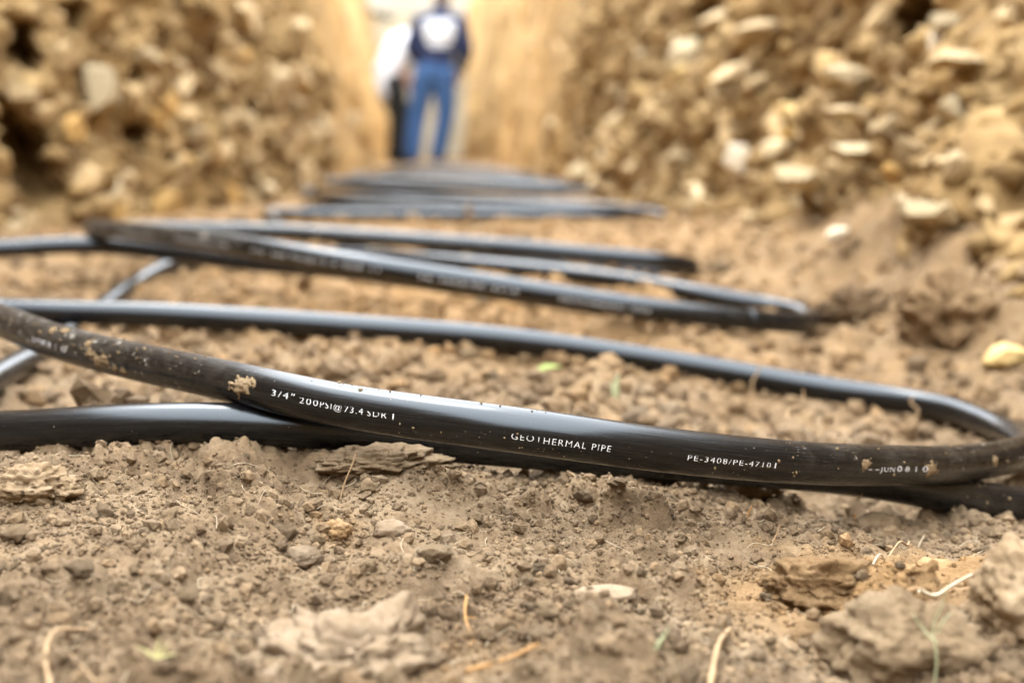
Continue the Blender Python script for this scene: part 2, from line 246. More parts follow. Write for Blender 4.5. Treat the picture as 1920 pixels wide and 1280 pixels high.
def plain(name, col, rough=.8, spec=.3, var=.25, scale=40):
    col = tuple(x * .7 for x in col)
    m, t, b = nmat(name); P = N(t, 'ShaderNodeTexCoord').outputs['Object']
    f = noise(t, P, scale, 4)
    t.links.new(mixc(t, f, tuple(x * (1 - var) for x in col), tuple(min(1, x * (1 + var)) for x in col)), b.inputs['Base Color'])
    b.inputs['Roughness'].default_value = rough; b.inputs['Specular IOR Level'].default_value = spec
    return m
M = {}
M['floor'] = soil('floor_soil', (.195, .126, .067), (.335, .226, .126), (.46, .332, .20), (.45, .265, .112), bump=.75, alb=.50)
M['clod'] = soil('clod_soil', (.235, .158, .084), (.36, .25, .142), (.46, .34, .21), None, bump=.8, info=True, alb=.60)
M['pale'] = soil('pale_soil', (.26, .18, .105), (.37, .268, .17), (.46, .35, .24), None, bump=.35, info=True)
M['orange'] = soil('orange_soil', (.33, .19, .08), (.47, .29, .135), (.58, .38, .20), None, bump=.7, info=True, alb=.56)
M['brown'] = soil('brown_soil', (.21, .125, .06), (.32, .20, .10), (.42, .28, .15), None, s=.5, bump=.8, info=True, alb=.5)
M['wall'] = soil('wall_clay', (.17, .090, .030), (.36, .21, .075), (.53, .36, .165), (.58, .375, .155), s=.35, bump=.6, alb=.52)
M['far_soil'] = soil('far_soil', (.54, .45, .31), (.63, .54, .40), (.70, .62, .48), None, s=.2, bump=.3, alb=.36)
STONE = {'c': soil('cream_stone', (.50, .38, .21), (.64, .51, .31), (.74, .62, .41), None, s=.4, bump=.4, info=True, alb=.80),
         'p': soil('pale_stone', (.40, .285, .145), (.53, .39, .215), (.63, .49, .30), None, s=.4, bump=.4, info=True, alb=.80),
         't': soil('tan_stone', (.30, .20, .09), (.42, .29, .145), (.52, .38, .21), None, s=.4, bump=.4, info=True, alb=.80),
         'o': soil('ochre_stone', (.36, .20, .06), (.47, .28, .09), (.55, .36, .15), None, s=.4, bump=.4, info=True, alb=.80),
         'y': soil('yellow_stone', (.40, .27, .10), (.54, .38, .16), (.62, .47, .24), None, s=.4, bump=.4, info=True, alb=.80),
         'w': soil('white_stone', (.66, .55, .39), (.78, .67, .50), (.86, .77, .62), None, s=.4, bump=.3, info=True, alb=.80)}
def pipe_material():
    m, t, b = nmat('black_pipe_plastic')
    uv = N(t, 'ShaderNodeUVMap'); uv.uv_map = 'UV'; U = uv.outputs[0]
    P = N(t, 'ShaderNodeTexCoord').outputs['Object']
    d = N(t, 'ShaderNodeAttribute'); d.attribute_name = 'dust'; D = d.outputs['Fac']
    mp = N(t, 'ShaderNodeMapping'); mp.inputs['Scale'].default_value = (30, 900, 1); t.links.new(U, mp.inputs[0])
    scr = noise(t, mp.outputs[0], 1, 3, .6)                                  # scuffs drawn out along the pipe
    blot = noise(t, P, 75, 5, .68, .4); speck = noise(t, P, 520, 3, .6)
    film = math_(t, 'MULTIPLY', ramp(t, math_(t, 'ADD', blot, math_(t, 'MULTIPLY', math_(t, 'SUBTRACT', D, .5), .26)), [(.44, 0.), (.66, .75)]), ramp(t, D, [(0., .04), (.12, .10), (.6, 1.)]))
    film = math_(t, 'MULTIPLY', film, ramp(t, scr, [(.35, .35), (.7, 1.)]))
    sp = ramp(t, math_(t, 'ADD', speck, math_(t, 'MULTIPLY', D, .06)), [(.735, 0.), (.765, 1.)])
    crust = ramp(t, math_(t, 'ADD', noise(t, P, 140, 5, .7), math_(t, 'MULTIPLY', D, .14)), [(.725, 0.), (.76, 1.)])
    k = math_(t, 'MAXIMUM', math_(t, 'MULTIPLY', film, .12), math_(t, 'MAXIMUM', math_(t, 'MULTIPLY', sp, .8), math_(t, 'MULTIPLY', crust, math_(t, 'MINIMUM', math_(t, 'MULTIPLY', D, 2.), 1.))))
    dustc = mixc(t, noise(t, P, 90, 3), (.30, .27, .23), (.40, .34, .26))
    blackc = mixc(t, ramp(t, scr, [(.5, 0.), (.78, 1.)]), (.0035, .0035, .004), (.010, .010, .011))
    t.links.new(mixc(t, k, blackc, dustc), b.inputs['Base Color'])
    r = math_(t, 'ADD', math_(t, 'MULTIPLY', ramp(t, scr, [(.3, 0.), (.75, 1.)]), .10), .20)
    r = math_(t, 'ADD', r, math_(t, 'MULTIPLY', math_(t, 'MAXIMUM', k, math_(t, 'MULTIPLY', D, .12)), .5))
    t.links.new(r, b.inputs['Roughness']); b.inputs['IOR'].default_value = 1.47; b.inputs['Specular IOR Level'].default_value = .55; b.inputs['Specular Tint'].default_value = (.88, .95, 1., 1)
    bp = N(t, 'ShaderNodeBump'); bp.inputs['Strength'].default_value = .35; bp.inputs['Distance'].default_value = .0007
    h = math_(t, 'ADD', math_(t, 'MULTIPLY', k, 1.), math_(t, 'MULTIPLY', scr, .12))
    t.links.new(h, bp.inputs['Height']); t.links.new(bp.outputs[0], b.inputs['Normal'])
    return m
M['pipe'] = pipe_material()
def ink_material():
    m, t, b = nmat('white_print'); P = N(t, 'ShaderNodeTexCoord').outputs['Object']
    t.links.new(ramp(t, noise(t, P, 700, 3, .6), [(.34, (.20, .20, .20)), (.46, (.80, .80, .80))]), b.inputs['Base Color'])
    b.inputs['Roughness'].default_value = .6; return m
M['ink'] = ink_material()
M['mud'] = soil('dried_mud', (.30, .19, .09), (.44, .30, .155), (.55, .41, .24), None, bump=.5)
M['root'] = plain('dry_root', (.46, .31, .17), .85, .2, .35, 300)
M['root_pale'] = plain('pale_straw', (.60, .49, .33), .8, .2, .25, 300)
M['root_orange'] = plain('orange_root', (.50, .27, .10), .85, .2, .3, 300)
M['root_dark'] = plain('brown_root', (.22, .13, .06), .85, .2, .3, 300)
M['tuft'] = plain('yellow_green_tuft', (.62, .56, .24), .7, .3, .3, 200)
M['green'] = plain('grass_green', (.36, .44, .11), .6, .35, .3, 200)
M['palegreen'] = plain('pale_green_blade', (.62, .64, .36), .6, .35, .25, 200)
M['straw_flake'] = plain('straw_flake', (.62, .50, .34), .8, .25, .2, 120)

# ---------------------------------------------------------------- trench floor
def axis_nodes():
    def grow(a, step, g, cap, end):
        l = [a]; s = step
        while l[-1] < end: l.append(l[-1] + s); s = min(s * g, cap)
        return l
    X = np.arange(-.42, .4201, .0018); e = grow(.42, .0018, 1.03, .03, 1.15)[1:]
    X = np.concatenate([-np.array(e[::-1]), X, e]); X[0] -= .0; X = np.concatenate([[-2.6, -2.2, -1.8, -1.5, -1.3], X[X > -1.28]])
    Y = np.arange(.44, 1.0, .0018); f = grow(1.0, .0018, 1.012, .08, 21)[1:]
    back = -np.array(grow(-.44, .004, 1.12, .12, 3.2)[1:])[::-1]
    return X, np.concatenate([back, Y, f])
FX, FY = axis_nodes()
def build_floor():
    X, Y = np.meshgrid(FX, FY, indexing='xy')
    Z = floor_base(FX[None, :], FY[:, None])
    Z = Z + .010 * fbm(X / .16, Y / .16, 5, 3) * smooth(.4, 1.2, Y) + .0045 * fbm(X / .07, Y / .07, 9, 4)
    near = 1 - smooth(1.2, 2.2, Y)
    patch = smooth(-.25, .35, vnoise(X / .11, Y / .11, 33))        # crumbly here, trodden smooth there
    calm = 1 - .75 * smooth(2.5, 3.1, Y)
    Z = Z + calm * lumps(X, Y, .075, .45, 101) * (.35 + .2 * smooth(.9, 1.3, Y) + .1 * smooth(1.5, 1.7, Y)) * (.4 + .6 * patch)
    Z = Z + calm * lumps(X, Y, .034, .6, 131) * (.30 + .4 * patch)
    Z = Z + lumps(X, Y, .016, .7, 161) * (.5 + .6 * patch) * near
    Z = Z + lumps(X, Y, .0085, .75, 191) * (.5 + .8 * patch) * (1 - smooth(.9, 1.3, Y))
    Z = Z + .0016 * fbm(X / .012, Y / .012, 77, 2) * (1 - smooth(1.0, 1.6, Y))
    # loose soil fallen from the stony wall banks up against its foot
    wx = wall_x(1, FY)[:, None]; up = smooth(wx - .20, wx + .06, X) * smooth(1.3, 1.6, Y) * (1 - smooth(2.3, 3.3, Y))
    Z = Z + up * (.105 + .05 * fbm(X / .2, Y / .2, 88, 3)) + up * (lumps(X, Y, .05, .75, 401) + lumps(X, Y, .12, .6, 411)) * .95
    # scooped pits and raised lips seen in the photograph
    for x, y, r, d in ((.158, .655, .022, -.014), (-.055, .80, .05, .012), (.22, .60, .06, .012), (-.02, 1.02, .12, -.012), (.11, 1.10, .09, -.008), (-.27, .80, .07, .010),
                       (.235, .93, .04, -.010), (-.33, 1.12, .1, -.012), (.30, .67, .11, .024), (.22, .60, .05, .004)):
        Z = Z + d * np.exp(-((X - x) ** 2 + (Y - y) ** 2) / (2 * (r * .6) ** 2))
    # the soil gives way under the pipe
    for k, C in CURVES.items():
        for cx, cy, cz in C[::1]:
            if not (FX[0] < cx < FX[-1] and FY[0] < cy < FY[-1]): continue
            R = .034
            i0, i1 = np.searchsorted(FX, (cx - R, cx + R)); j0, j1 = np.searchsorted(FY, (cy - R, cy + R))
            if i1 <= i0 or j1 <= j0: continue
            d2 = (FX[None, i0:i1] - cx) ** 2 + (FY[j0:j1, None] - cy) ** 2
            lim = np.where(d2 < PIPE_R ** 2, cz - np.sqrt(np.maximum(PIPE_R ** 2 - d2, 0)) * .9, cz - PIPE_R * .25 + np.sqrt(np.maximum(d2 - PIPE_R ** 2, 0)) * .55)
            Z[j0:j1, i0:i1] = np.minimum(Z[j0:j1, i0:i1], lim)
    return X, Y, Z
CURVES = {k: spline(v) for k, v in PIPES.items()}
GX, GY, GZ = build_floor()
def floor_z(x, y):
    x = np.asarray(x, float); y = np.asarray(y, float)
    i = np.clip(np.searchsorted(FX, x) - 1, 0, len(FX) - 2); j = np.clip(np.searchsorted(FY, y) - 1, 0, len(FY) - 2)
    u = np.clip((x - FX[i]) / (FX[i + 1] - FX[i]), 0, 1); v = np.clip((y - FY[j]) / (FY[j + 1] - FY[j]), 0, 1)
    return GZ[j, i] * (1 - u) * (1 - v) + GZ[j, i + 1] * u * (1 - v) + GZ[j + 1, i] * (1 - u) * v + GZ[j + 1, i + 1] * u * v
def tint_at(X, Y):                                     # yellow clay further down the trench, grey topsoil near the camera
    t = .12 * smooth(.7, 1.0, Y) + .36 * smooth(1.0, 1.7, Y) + .38 * smooth(1.8, 3.2, Y) + .15 * smooth(3, 8, Y)
    for x, y, r, a in ((.18, .675, .055, .9), (.235, .73, .035, .8), (-.098, .735, .012, .6), (-.09, 1.7, .25, .35), (-.1, 2.05, .3, .3), (-.02, .56, .035, .35), (.14, 2.03, .07, .3)):
        t = t + a * np.exp(-((X - x) ** 2 + (Y - y) ** 2) / (2 * r * r))
    return t
fl = mesh('trench_floor', np.stack([GX, GY, GZ], -1).reshape(-1, 3), grid_faces(len(FY), len(FX))[:, ::-1].copy())
attr(fl, 'tint', tint_at(GX, GY).ravel()); attr(fl, 'tone', (.35 * fbm(GX / .05, GY / .05, 301, 3) * .6).ravel())
FLOOR = put('trench_floor', fl, [M['floor']], kind='structure', label='crumbly grey brown soil floor of the trench')

# ---------------------------------------------------------------- trench walls
def plan_s(side):
    y = np.linspace(-3, 24, 2701); x = wall_x(side, y)
    s = np.concatenate([[0], np.cumsum(np.hypot(np.diff(x), np.diff(y)))]); s -= np.interp(0, y, s); return y, x, s
PLAN = {-1: plan_s(-1), 1: plan_s(1)}
def wall_disp(side, Y, T):
    S = np.interp(Y, PLAN[side][0], PLAN[side][2]); sd_ = 500 if side < 0 else 900
    sx = 1.0 if side < 0 else 1.9
    k = rubble(Y)
    a = .045 * fbm(S / (.45 * sx), T / .34, sd_, 3) + lumps(S / sx, T, .16, .6, sd_ + 11) * .75 + lumps(S / sx, T, .085, .7, sd_ + 31) * .8 + lumps(S / sx, T, .048, .75, sd_ + 51) * 1.0 + lumps(S / sx, T, .024, .7, sd_ + 61) * .8
    b = .08 * fbm(S / 1.1, T / 2.6, sd_ + 81, 3) + .03 * fbm(S / .16, T / 1.3, sd_ + 91, 3) + lumps(S / 1.5, T / 2.2, .28, .5, sd_ + 95) * .6
    D = (a - MEAN[side]) * k + b * (1 - k)
    return D
def hollow(side, Y, T):                                # how deep the dark hollows go
    S = np.interp(Y, PLAN[side][0], PLAN[side][2]); sd_ = 500 if side < 0 else 900; G = np.zeros_like(S + T)
    for s_, hy, ht, r in HOLES:
        if s_ != side: continue
        r = r * 1.25; hs = np.interp(hy, PLAN[side][0], PLAN[side][2])
        q = np.hypot((S - hs) / (1.0 if side < 0 else 1.3), T - ht) / r + .3 * vnoise(S / (r * .9), T / (r * .9), sd_ + 7)
        G = np.maximum(G, r * 2.4 * (1 - smooth(.55, 1.1, q)))
    return G
MEAN = {-1: 0., 1: 0.}
for _s in (-1, 1):                                     # centre the relief on the plan of the wall
    MEAN[_s] = float(np.mean(wall_disp(_s, *np.meshgrid(np.linspace(1.5, 5, 120), np.linspace(0, .8, 60)))))
def wall_point(side, Y, T, extra=0.):
    Y = np.asarray(Y, float); T = np.asarray(T, float)
    e = .05; tx = wall_x(side, Y + e) - wall_x(side, Y - e); L = np.hypot(tx, 2 * e)
    nx, ny = -side * 2 * e / L, side * tx / L          # horizontal, into the trench
    D = wall_disp(side, Y, T) + extra
    x = wall_x(side, Y) + side * wall_lean(side, Y) * T
    G = hollow(side, Y, T)                             # hollows run into the bank and on down the trench
    return np.stack([x + nx * D - nx * G * .55, Y + ny * D - ny * G * .55 + G * .80, T + .25 * D * smooth(0, .3, T) + .12 * G], -1)
def build_wall(side):
    ys = [-3.2]
    while ys[-1] < 24:
        y = ys[-1]; ys.append(y + (.10 if y < 1.0 else .011 if y < 4.5 else .02 if y < 6.6 else .05 if y < 12 else .12))
    ts = [-.16]
    while ts[-1] < 2.2: ts.append(ts[-1] + (.011 if ts[-1] < .8 else .05))
    ys = np.array(ys); ts = np.array(ts); Y, T = np.meshgrid(ys, ts, indexing='ij')
    V = wall_point(side, Y, T)
    V[:, -1, 2] = 2.2
    F = grid_faces(len(ys), len(ts));  F = F if side < 0 else F[:, ::-1].copy()
    me = mesh('trench_wall', V.reshape(-1, 3), F)
    tint = .35 + .5 * fbm(Y / .3, T / .25, 41 + side, 3) * .8 + .6 * smooth(5, 7, Y)
    attr(me, 'tint', tint.ravel()); attr(me, 'tone', (.4 * fbm(Y / .12, T / .1, 51 + side, 3) + (.20 + .85 * fbm(Y / .9, T / 4.5, 61 + side, 3)) * smooth(5, 8, Y)).ravel())
    lab = 'rough ochre earth wall of the trench, on the left of the pipe coil' if side < 0 else 'crumbling stony earth wall of the trench, on the right of the pipe coil'
    return put('trench_wall', me, [M['wall']], kind='structure', label=lab), V[:, -1]
WALL_L, TOP_L = build_wall(-1)
WALL_R, TOP_R = build_wall(1)
# ramp closing the far end, bank closing the near end behind the camera, ground above
def ramp_mesh():
    u = np.linspace(-2.9, 1.6, 46); v = np.linspace(0, 1, 40); U, Vv = np.meshgrid(u, v, indexing='ij')
    Y = 17.2 + 4.2 * Vv; Z = .0 + 2.2 * Vv ** 1.15 + .10 * fbm(U / .5, Y / .5, 700, 3)
    return mesh('earth_ramp', np.stack([U, Y, Z], -1).reshape(-1, 3), grid_faces(len(u), len(v)))
M['ramp_soil'] = soil('ramp_soil', (.44, .34, .20), (.55, .44, .28), (.64, .54, .37), None, s=.2, bump=.3, alb=.30)
put('earth_ramp', ramp_mesh(), [M['ramp_soil']], kind='structure', label='pale earth ramp closing the far end of the trench')
def bank():
    u = np.linspace(-1.7, 1.7, 40); v = np.linspace(-.2, 2.2, 30); U, Vv = np.meshgrid(u, v, indexing='ij')
    Y = -3.0 - .1 * Vv + .08 * fbm(U / .4, Vv / .4, 720, 3)
    return mesh('earth_bank', np.stack([U, Y, Vv], -1).reshape(-1, 3), grid_faces(len(u), len(v)))
put('earth_bank', bank(), [M['wall']], kind='structure', label='earth bank closing the trench behind the camera')
def ground():
    V = []; F = []
    for top, far in ((TOP_L, -300.), (TOP_R, 300.)):
        b = len(V); n = len(top)
        for p in top: V.append(tuple(p)); V.append((far, p[1], 2.2))
        for i in range(n - 1):
            q = (b + 2 * i, b + 2 * i + 1, b + 2 * i + 3, b + 2 * i + 2); F.append(q if far > 0 else q[::-1])
    b = len(V); y1 = 21.39; V += [(-300, 24.0, 2.2), (300, 24.0, 2.2), (300, 500, 2.2), (-300, 500, 2.2)]; F.append((b, b + 1, b + 2, b + 3))
    b = len(V); V += [(-3.2, y1, 2.2), (1.9, y1, 2.2), (1.9, 24.0, 2.2), (-3.2, 24.0, 2.2)]; F.append((b, b + 1, b + 2, b + 3))
    b = len(V); V += [(-300, -300, 2.2), (300, -300, 2.2), (300, -3.2, 2.2), (-300, -3.2, 2.2)]; F.append((b, b + 1, b + 2, b + 3))
    return mesh('ground', V, F, False)
def heap():
    u = np.linspace(-9, 8, 60); v = np.linspace(0, 1, 40); U, Vv = np.meshgrid(u, v, indexing='ij')
    Y = 21.3 + 7 * Vv; Z = 2.12 + 1.9 * np.sin(math.pi * Vv ** .7) * (1 - (np.abs(U + .5) / 8.6) ** 4) + .12 * fbm(U / .7, Y / .7, 760, 4)
    return mesh('spoil_heap', np.stack([U, Y, Z], -1).reshape(-1, 3), grid_faces(len(u), len(v)))
put('spoil_heap', heap(), [M['far_soil']], kind='structure', label='pale spoil heap beyond the far end of the trench')
put('ground', ground(), [M['far_soil']], kind='structure', label='bare earth ground above the trench')

# stones set in the walls: parts of their wall
def rock_mesh(seed, n=20, flat=1.0):
    rng = np.random.default_rng(seed); bm = bmesh.new()
    p = rng.normal(size=(n, 3)); p /= np.linalg.norm(p, axis=1)[:, None]; p *= rng.uniform(.78, 1.08, (n, 1))
    for v in p: bm.verts.new(v)
    r = bmesh.ops.convex_hull(bm, input=bm.verts)
    bmesh.ops.delete(bm, geom=[g for g in r['geom_interior'] if isinstance(g, bmesh.types.BMVert)], context='VERTS')
    me = bpy.data.meshes.new('stone'); bm.to_mesh(me); bm.free(); return me
ROCKS = {c: [rock_mesh(40 + i + 10 * j) for i in range(5)] for j, c in enumerate(STONE)}
for c, l in ROCKS.items():
    for me in l: me.materials.append(STONE[c])
def set_stone(side, y, t, a, b, tilt, c, out=.35, name='stone'):
    pnt = wall_point(side, y, t); pnt = np.array(pnt).reshape(3)
    o = put(name, random.choice(ROCKS[c]), parent=WALL_L if side < 0 else WALL_R)
    depth = min(a, b) * random.uniform(.7, 1.0)
    o.location = pnt + np.array((-side * depth * (out + .15), 0, 0))
    depth *= 1.3; k = 1.75 if name == 'stone' and side > 0 and c in 'cyw' and a > .025 else 1.3; o.scale = (depth, a * k, b * 1.25)
    ang = math.atan2(float(wall_x(side, y + .1) - wall_x(side, y - .1)), .2)
    # long axis along the wall, tilted in the face of the wall; the tilt is read as seen from inside the trench
    o.rotation_euler = (Euler((0, 0, -ang)).to_matrix() @ Euler((-side * tilt, 0, 0)).to_matrix() @ Euler((0, 0, random.uniform(-.25, .25))).to_matrix()).to_euler()
    return o
nst = {-1: 0, 1: 0}
for s_, y, t, a, b, tl, c in STONES:
    o = set_stone(s_, y, t, a, b * 1.1, tl, c, .9 if c in 'cwp' else .5); nst[s_] += 1
    if s_ > 0:                                         # flat slabs sticking out of the bank across the trench
        L_ = Vector((.78, .62, .78 * math.tan(tl))).normalized(); U_ = (Vector((0, 0, 1)) - L_ * L_.z).normalized()
        o.rotation_euler = Matrix((L_.cross(U_), L_, U_)).transposed().to_euler(); o.scale = (a * .8, a * 1.55, b * 1.35)
        q = wall_point(s_, y, t).reshape(3); o.location = (q[0] - a * .42, q[1] - a * .2, q[2])
    else: o.scale = (o.scale[0], o.scale[1] * 1.15, o.scale[2])
rs = np.random.default_rng(8)
for s_, n in ((-1, 130), (1, 150)):
    for _ in range(n):
        y = (rs.uniform(2.85, 6.0) if s_ < 0 else rs.uniform(1.45, 6.0)) if rs.random() < .92 else rs.uniform(6, 10); t = rs.uniform(-.02, .06 + .11 * y)
        if any(h[0] == s_ and math.hypot(h[1] - y, h[2] - t) < h[3] * 1.45 for h in HOLES): continue
        a = (.010 + .024 * rs.random() ** 1.8) * (.55 + .14 * y) * 1.35
        c = rs.choice(['p', 't', 't', 'o', 't', 't', 'p', 't'] if s_ < 0 else ['p', 't', 'c', 't', 't', 'y', 't'])
        set_stone(s_, y, t, a * rs.uniform(1.2, 2.1 if s_ > 0 else 1.35), a * rs.uniform(.35, .65) if s_ > 0 else a * rs.uniform(.7, 1), rs.normal(0, .35), c, .3)

def wall_rubble(side, n):                              # the countless smaller bits of the cut face, joined
    rng = np.random.default_rng(60 + side); par = WALL_L if side < 0 else WALL_R
    tp = []
    for k in range(14):
        bm = bmesh.new(); p = rng.normal(size=(11, 3)); p /= np.linalg.norm(p, axis=1)[:, None]; p *= rng.uniform(.75, 1.1, (11, 1))
        for v in p: bm.verts.new(v)
        bmesh.ops.convex_hull(bm, input=bm.verts); bm.verts.index_update(); bmesh.ops.triangulate(bm, faces=bm.faces)
        tp.append((np.array([v.co[:] for v in bm.verts]), np.array([[v.index for v in f.verts] for f in bm.faces]))); bm.free()
    lo = 2.5 if side < 0 else 1.1
    Y = lo + (7.2 - lo) * rng.random(n) ** 1.25; T = rng.random(n) ** 1.1 * (.12 + .125 * Y) - .03
    s = (.009 + .040 * rng.random(n) ** 2.4) * (.5 + .17 * Y)
    P = wall_point(side, Y, T); VV = []; FF = []; tone = []; tint = []; b = 0
    for i in range(n):
        if rubble(Y[i]) < .3 and rng.random() < .8: continue
        inh = any(h[0] == side and math.hypot(h[1] - Y[i], h[2] - T[i]) < h[3] * 1.2 for h in HOLES)
        if inh: continue
        V, F = tp[rng.integers(0, 14)]
        e = np.array((1, rng.uniform(1, 1.7), rng.uniform(.45, .8))) if side > 0 else np.array((1, rng.uniform(.8, 1.3), rng.uniform(.6, 1)))
        R = np.array(Euler((rng.normal(0, .45), rng.normal(0, .45), rng.uniform(-.6, .6))).to_matrix())
        W = (V * e * s[i]) @ R.T + P[i] + np.array((side * s[i] * .22, 0, 0)); VV.append(W); FF.append(F + b); b += len(V)
        tone.append(np.full(len(V), np.clip(rng.normal(.0, .10), -.35, .35))); tint.append(np.full(len(V), np.clip(rng.normal(.5, .25), 0, 1)))
    me = mesh('wall_rubble', np.vstack(VV), np.vstack(FF).astype(np.int32), True)
    attr(me, 'tone', np.concatenate(tone)); attr(me, 'tint', np.concatenate(tint))
    put('wall_rubble', me, [M['wall']], par, kind='stuff')
wall_rubble(-1, 2300); wall_rubble(1, 2300)
# ---------------------------------------------------------------- the coil: one pipe laid in overlapping loops
COIL = thing('pipe_coil', 'black plastic geothermal pipe laid in overlapping loops along the trench floor', 'pipe', (0, 0, 0))
def frames(C):
    T = np.gradient(C, axis=0); T /= np.linalg.norm(T, axis=1)[:, None]
    U = np.array([0, 0, 1.]) - T * T[:, 2:3]; U /= np.linalg.norm(U, axis=1)[:, None]
    return T, U, np.cross(T, U)
def arc(C): return np.concatenate([[0], np.cumsum(np.linalg.norm(np.diff(C, axis=0), axis=1))])
def tube(C, r, sides=28):
    T, U, S = frames(C); L = arc(C)
    a = np.linspace(0, 2 * math.pi, sides, endpoint=False)
    # parallel seam at the underside; u = metres along the pipe, v = metres around it
    V = C[:, None, :] + r * (U[:, None, :] * np.cos(a)[None, :, None] + S[:, None, :] * np.sin(a)[None, :, None])
    n = len(C); F = grid_faces(n, sides, True)
    me = mesh('pipe_loop', V.reshape(-1, 3), F)
    if len(F):                                          # close the two ends
        bm = bmesh.new(); bm.from_mesh(me); bm.verts.ensure_lookup_table()
        for b in (0, (n - 1) * sides): bm.faces.new([bm.verts[b + k] for k in range(sides)])
        bmesh.ops.recalc_face_normals(bm, faces=bm.faces); bm.to_mesh(me); bm.free()
    uv = me.uv_layers.new(name='UV'); li = np.empty(len(me.loops), np.int32); me.loops.foreach_get('vertex_index', li)
    uu = np.stack([L[li // sides], (li % sides) / sides * 2 * math.pi * r], 1); uv.data.foreach_set('uv', uu.astype(np.float32).ravel())
    return me
def dusty(me, L, sides, spans):
    d = np.full(len(L), .10)
    for a, b, v in spans: d = np.maximum(d, v * smooth(a - .03, a + .02, L) * (1 - smooth(b - .02, b + .03, L)))
    attr(me, 'dust', np.repeat(d, sides))
SPANS = {'front': [(.3, 1.40, .5), (1.0, 1.26, .78), (1.74, 2.05, .5), (2.6, 2.9, .2)], 'under': [(1.45, 1.9, .35)], 'side': [(.3, .9, .35)],
         'second': [(0, .25, .35), (.75, 1.5, .85)], 'third': [(0, .6, .75), (1.15, 1.5, .6), (1.9, 3, .5)], 'low': [(.5, 1.2, .2)], 'fourth': [(.35, .5, .7), (.95, 1.0, .5)], 'fifth': [], 'sixth': [], 'fifth_low': [], 'sixth_low': [], 'last': [], 'fourth_back': [], 'sixth_back': []}
LOOPL = {'front': 'front loop, sharp, with white lettering and dried mud', 'under': 'lower run crossing beneath the front loop', 'side': 'bare run curving back along the side',
         'second': 'second loop, blurred white lettering along it', 'third': 'third loop with dusty brown ends', 'low': 'run passing beneath the second loop', 'fourth': 'fourth loop, blurred, with a stump in front', 'fifth': 'fifth loop, blurred, bright bend at its end', 'sixth': 'far loops before the two people', 'fifth_low': 'lower run under the fifth loop', 'sixth_low': 'lower run under the far loops', 'last': 'last run by the feet of the two people', 'fourth_back': 'run just behind the fourth loop', 'sixth_back': 'run just in front of the far loops'}
LOOPS = {}
for k in ('front', 'under', 'side', 'second', 'third', 'low', 'fourth', 'fifth', 'sixth', 'fifth_low', 'sixth_low', 'last', 'fourth_back', 'sixth_back'):
    C = CURVES[k]; me = tube(C, PIPE_R); dusty(me, arc(C), 28, SPANS[k])
    LOOPS[k] = put('pipe_loop', me, [M['pipe']], COIL, label=LOOPL[k])
# print on the pipe: real letters wrapped round it
def wrap_letters(loop, C, chunks, u_off=0.):
    T, U, S = frames(C); L = arc(C); eye = np.array((0, 0, .206)); V = []; F = []
    for text, u0, u1, t, cap, cut in chunks:
        V = []; F = []; fc = bpy.data.curves.new('print', 'FONT'); fc.body = text; fc.size = 1; fc.resolution_u = 3; fc.offset = -.012; fc.space_character = 1.22
        ob = bpy.data.objects.new('print', fc); COL.objects.link(ob)
        dg = bpy.context.evaluated_depsgraph_get(); me = bpy.data.meshes.new_from_object(ob.evaluated_get(dg))
        bpy.data.objects.remove(ob); bm = bmesh.new(); bm.from_mesh(me)
        xs = [v.co.x for v in bm.verts]; ys = [v.co.y for v in bm.verts]; x0, x1 = min(xs), max(xs)
        H_ = .73
        if cut: bmesh.ops.bisect_plane(bm, geom=bm.verts[:] + bm.edges[:] + bm.faces[:], plane_co=(0, H_ * cut, 0), plane_no=(0, 1, 0), clear_outer=True)
        bmesh.ops.triangulate(bm, faces=bm.faces)
        um = (u0 + u1) / 2; i = min(len(C) - 1, int(np.searchsorted(L, um)))
        e = eye - C[i]; fcam = math.atan2(float(e @ S[i]), float(e @ U[i])); phi = fcam + math.asin(t)
        b = len(V); bm.verts.index_update()
        for v in bm.verts:
            u = u0 + (v.co.x - x0) / (x1 - x0) * (u1 - u0); y = (v.co.y / H_ - .5) * cap
            c = np.array([np.interp(u, L, C[:, k]) for k in range(3)]); UU = np.array([np.interp(u, L, U[:, k]) for k in range(3)]); SS = np.array([np.interp(u, L, S[:, k]) for k in range(3)])
            f = phi - y / PIPE_R; V.append(c + (PIPE_R + .00022) * (UU * math.cos(f) + SS * math.sin(f)))
        F += [[b + v.index for v in f.verts] for f in bm.faces]; bm.free(); bpy.data.meshes.remove(me)
        put('lettering', mesh('lettering', V, F, False), [M['ink']], loop)
c_ = .0039
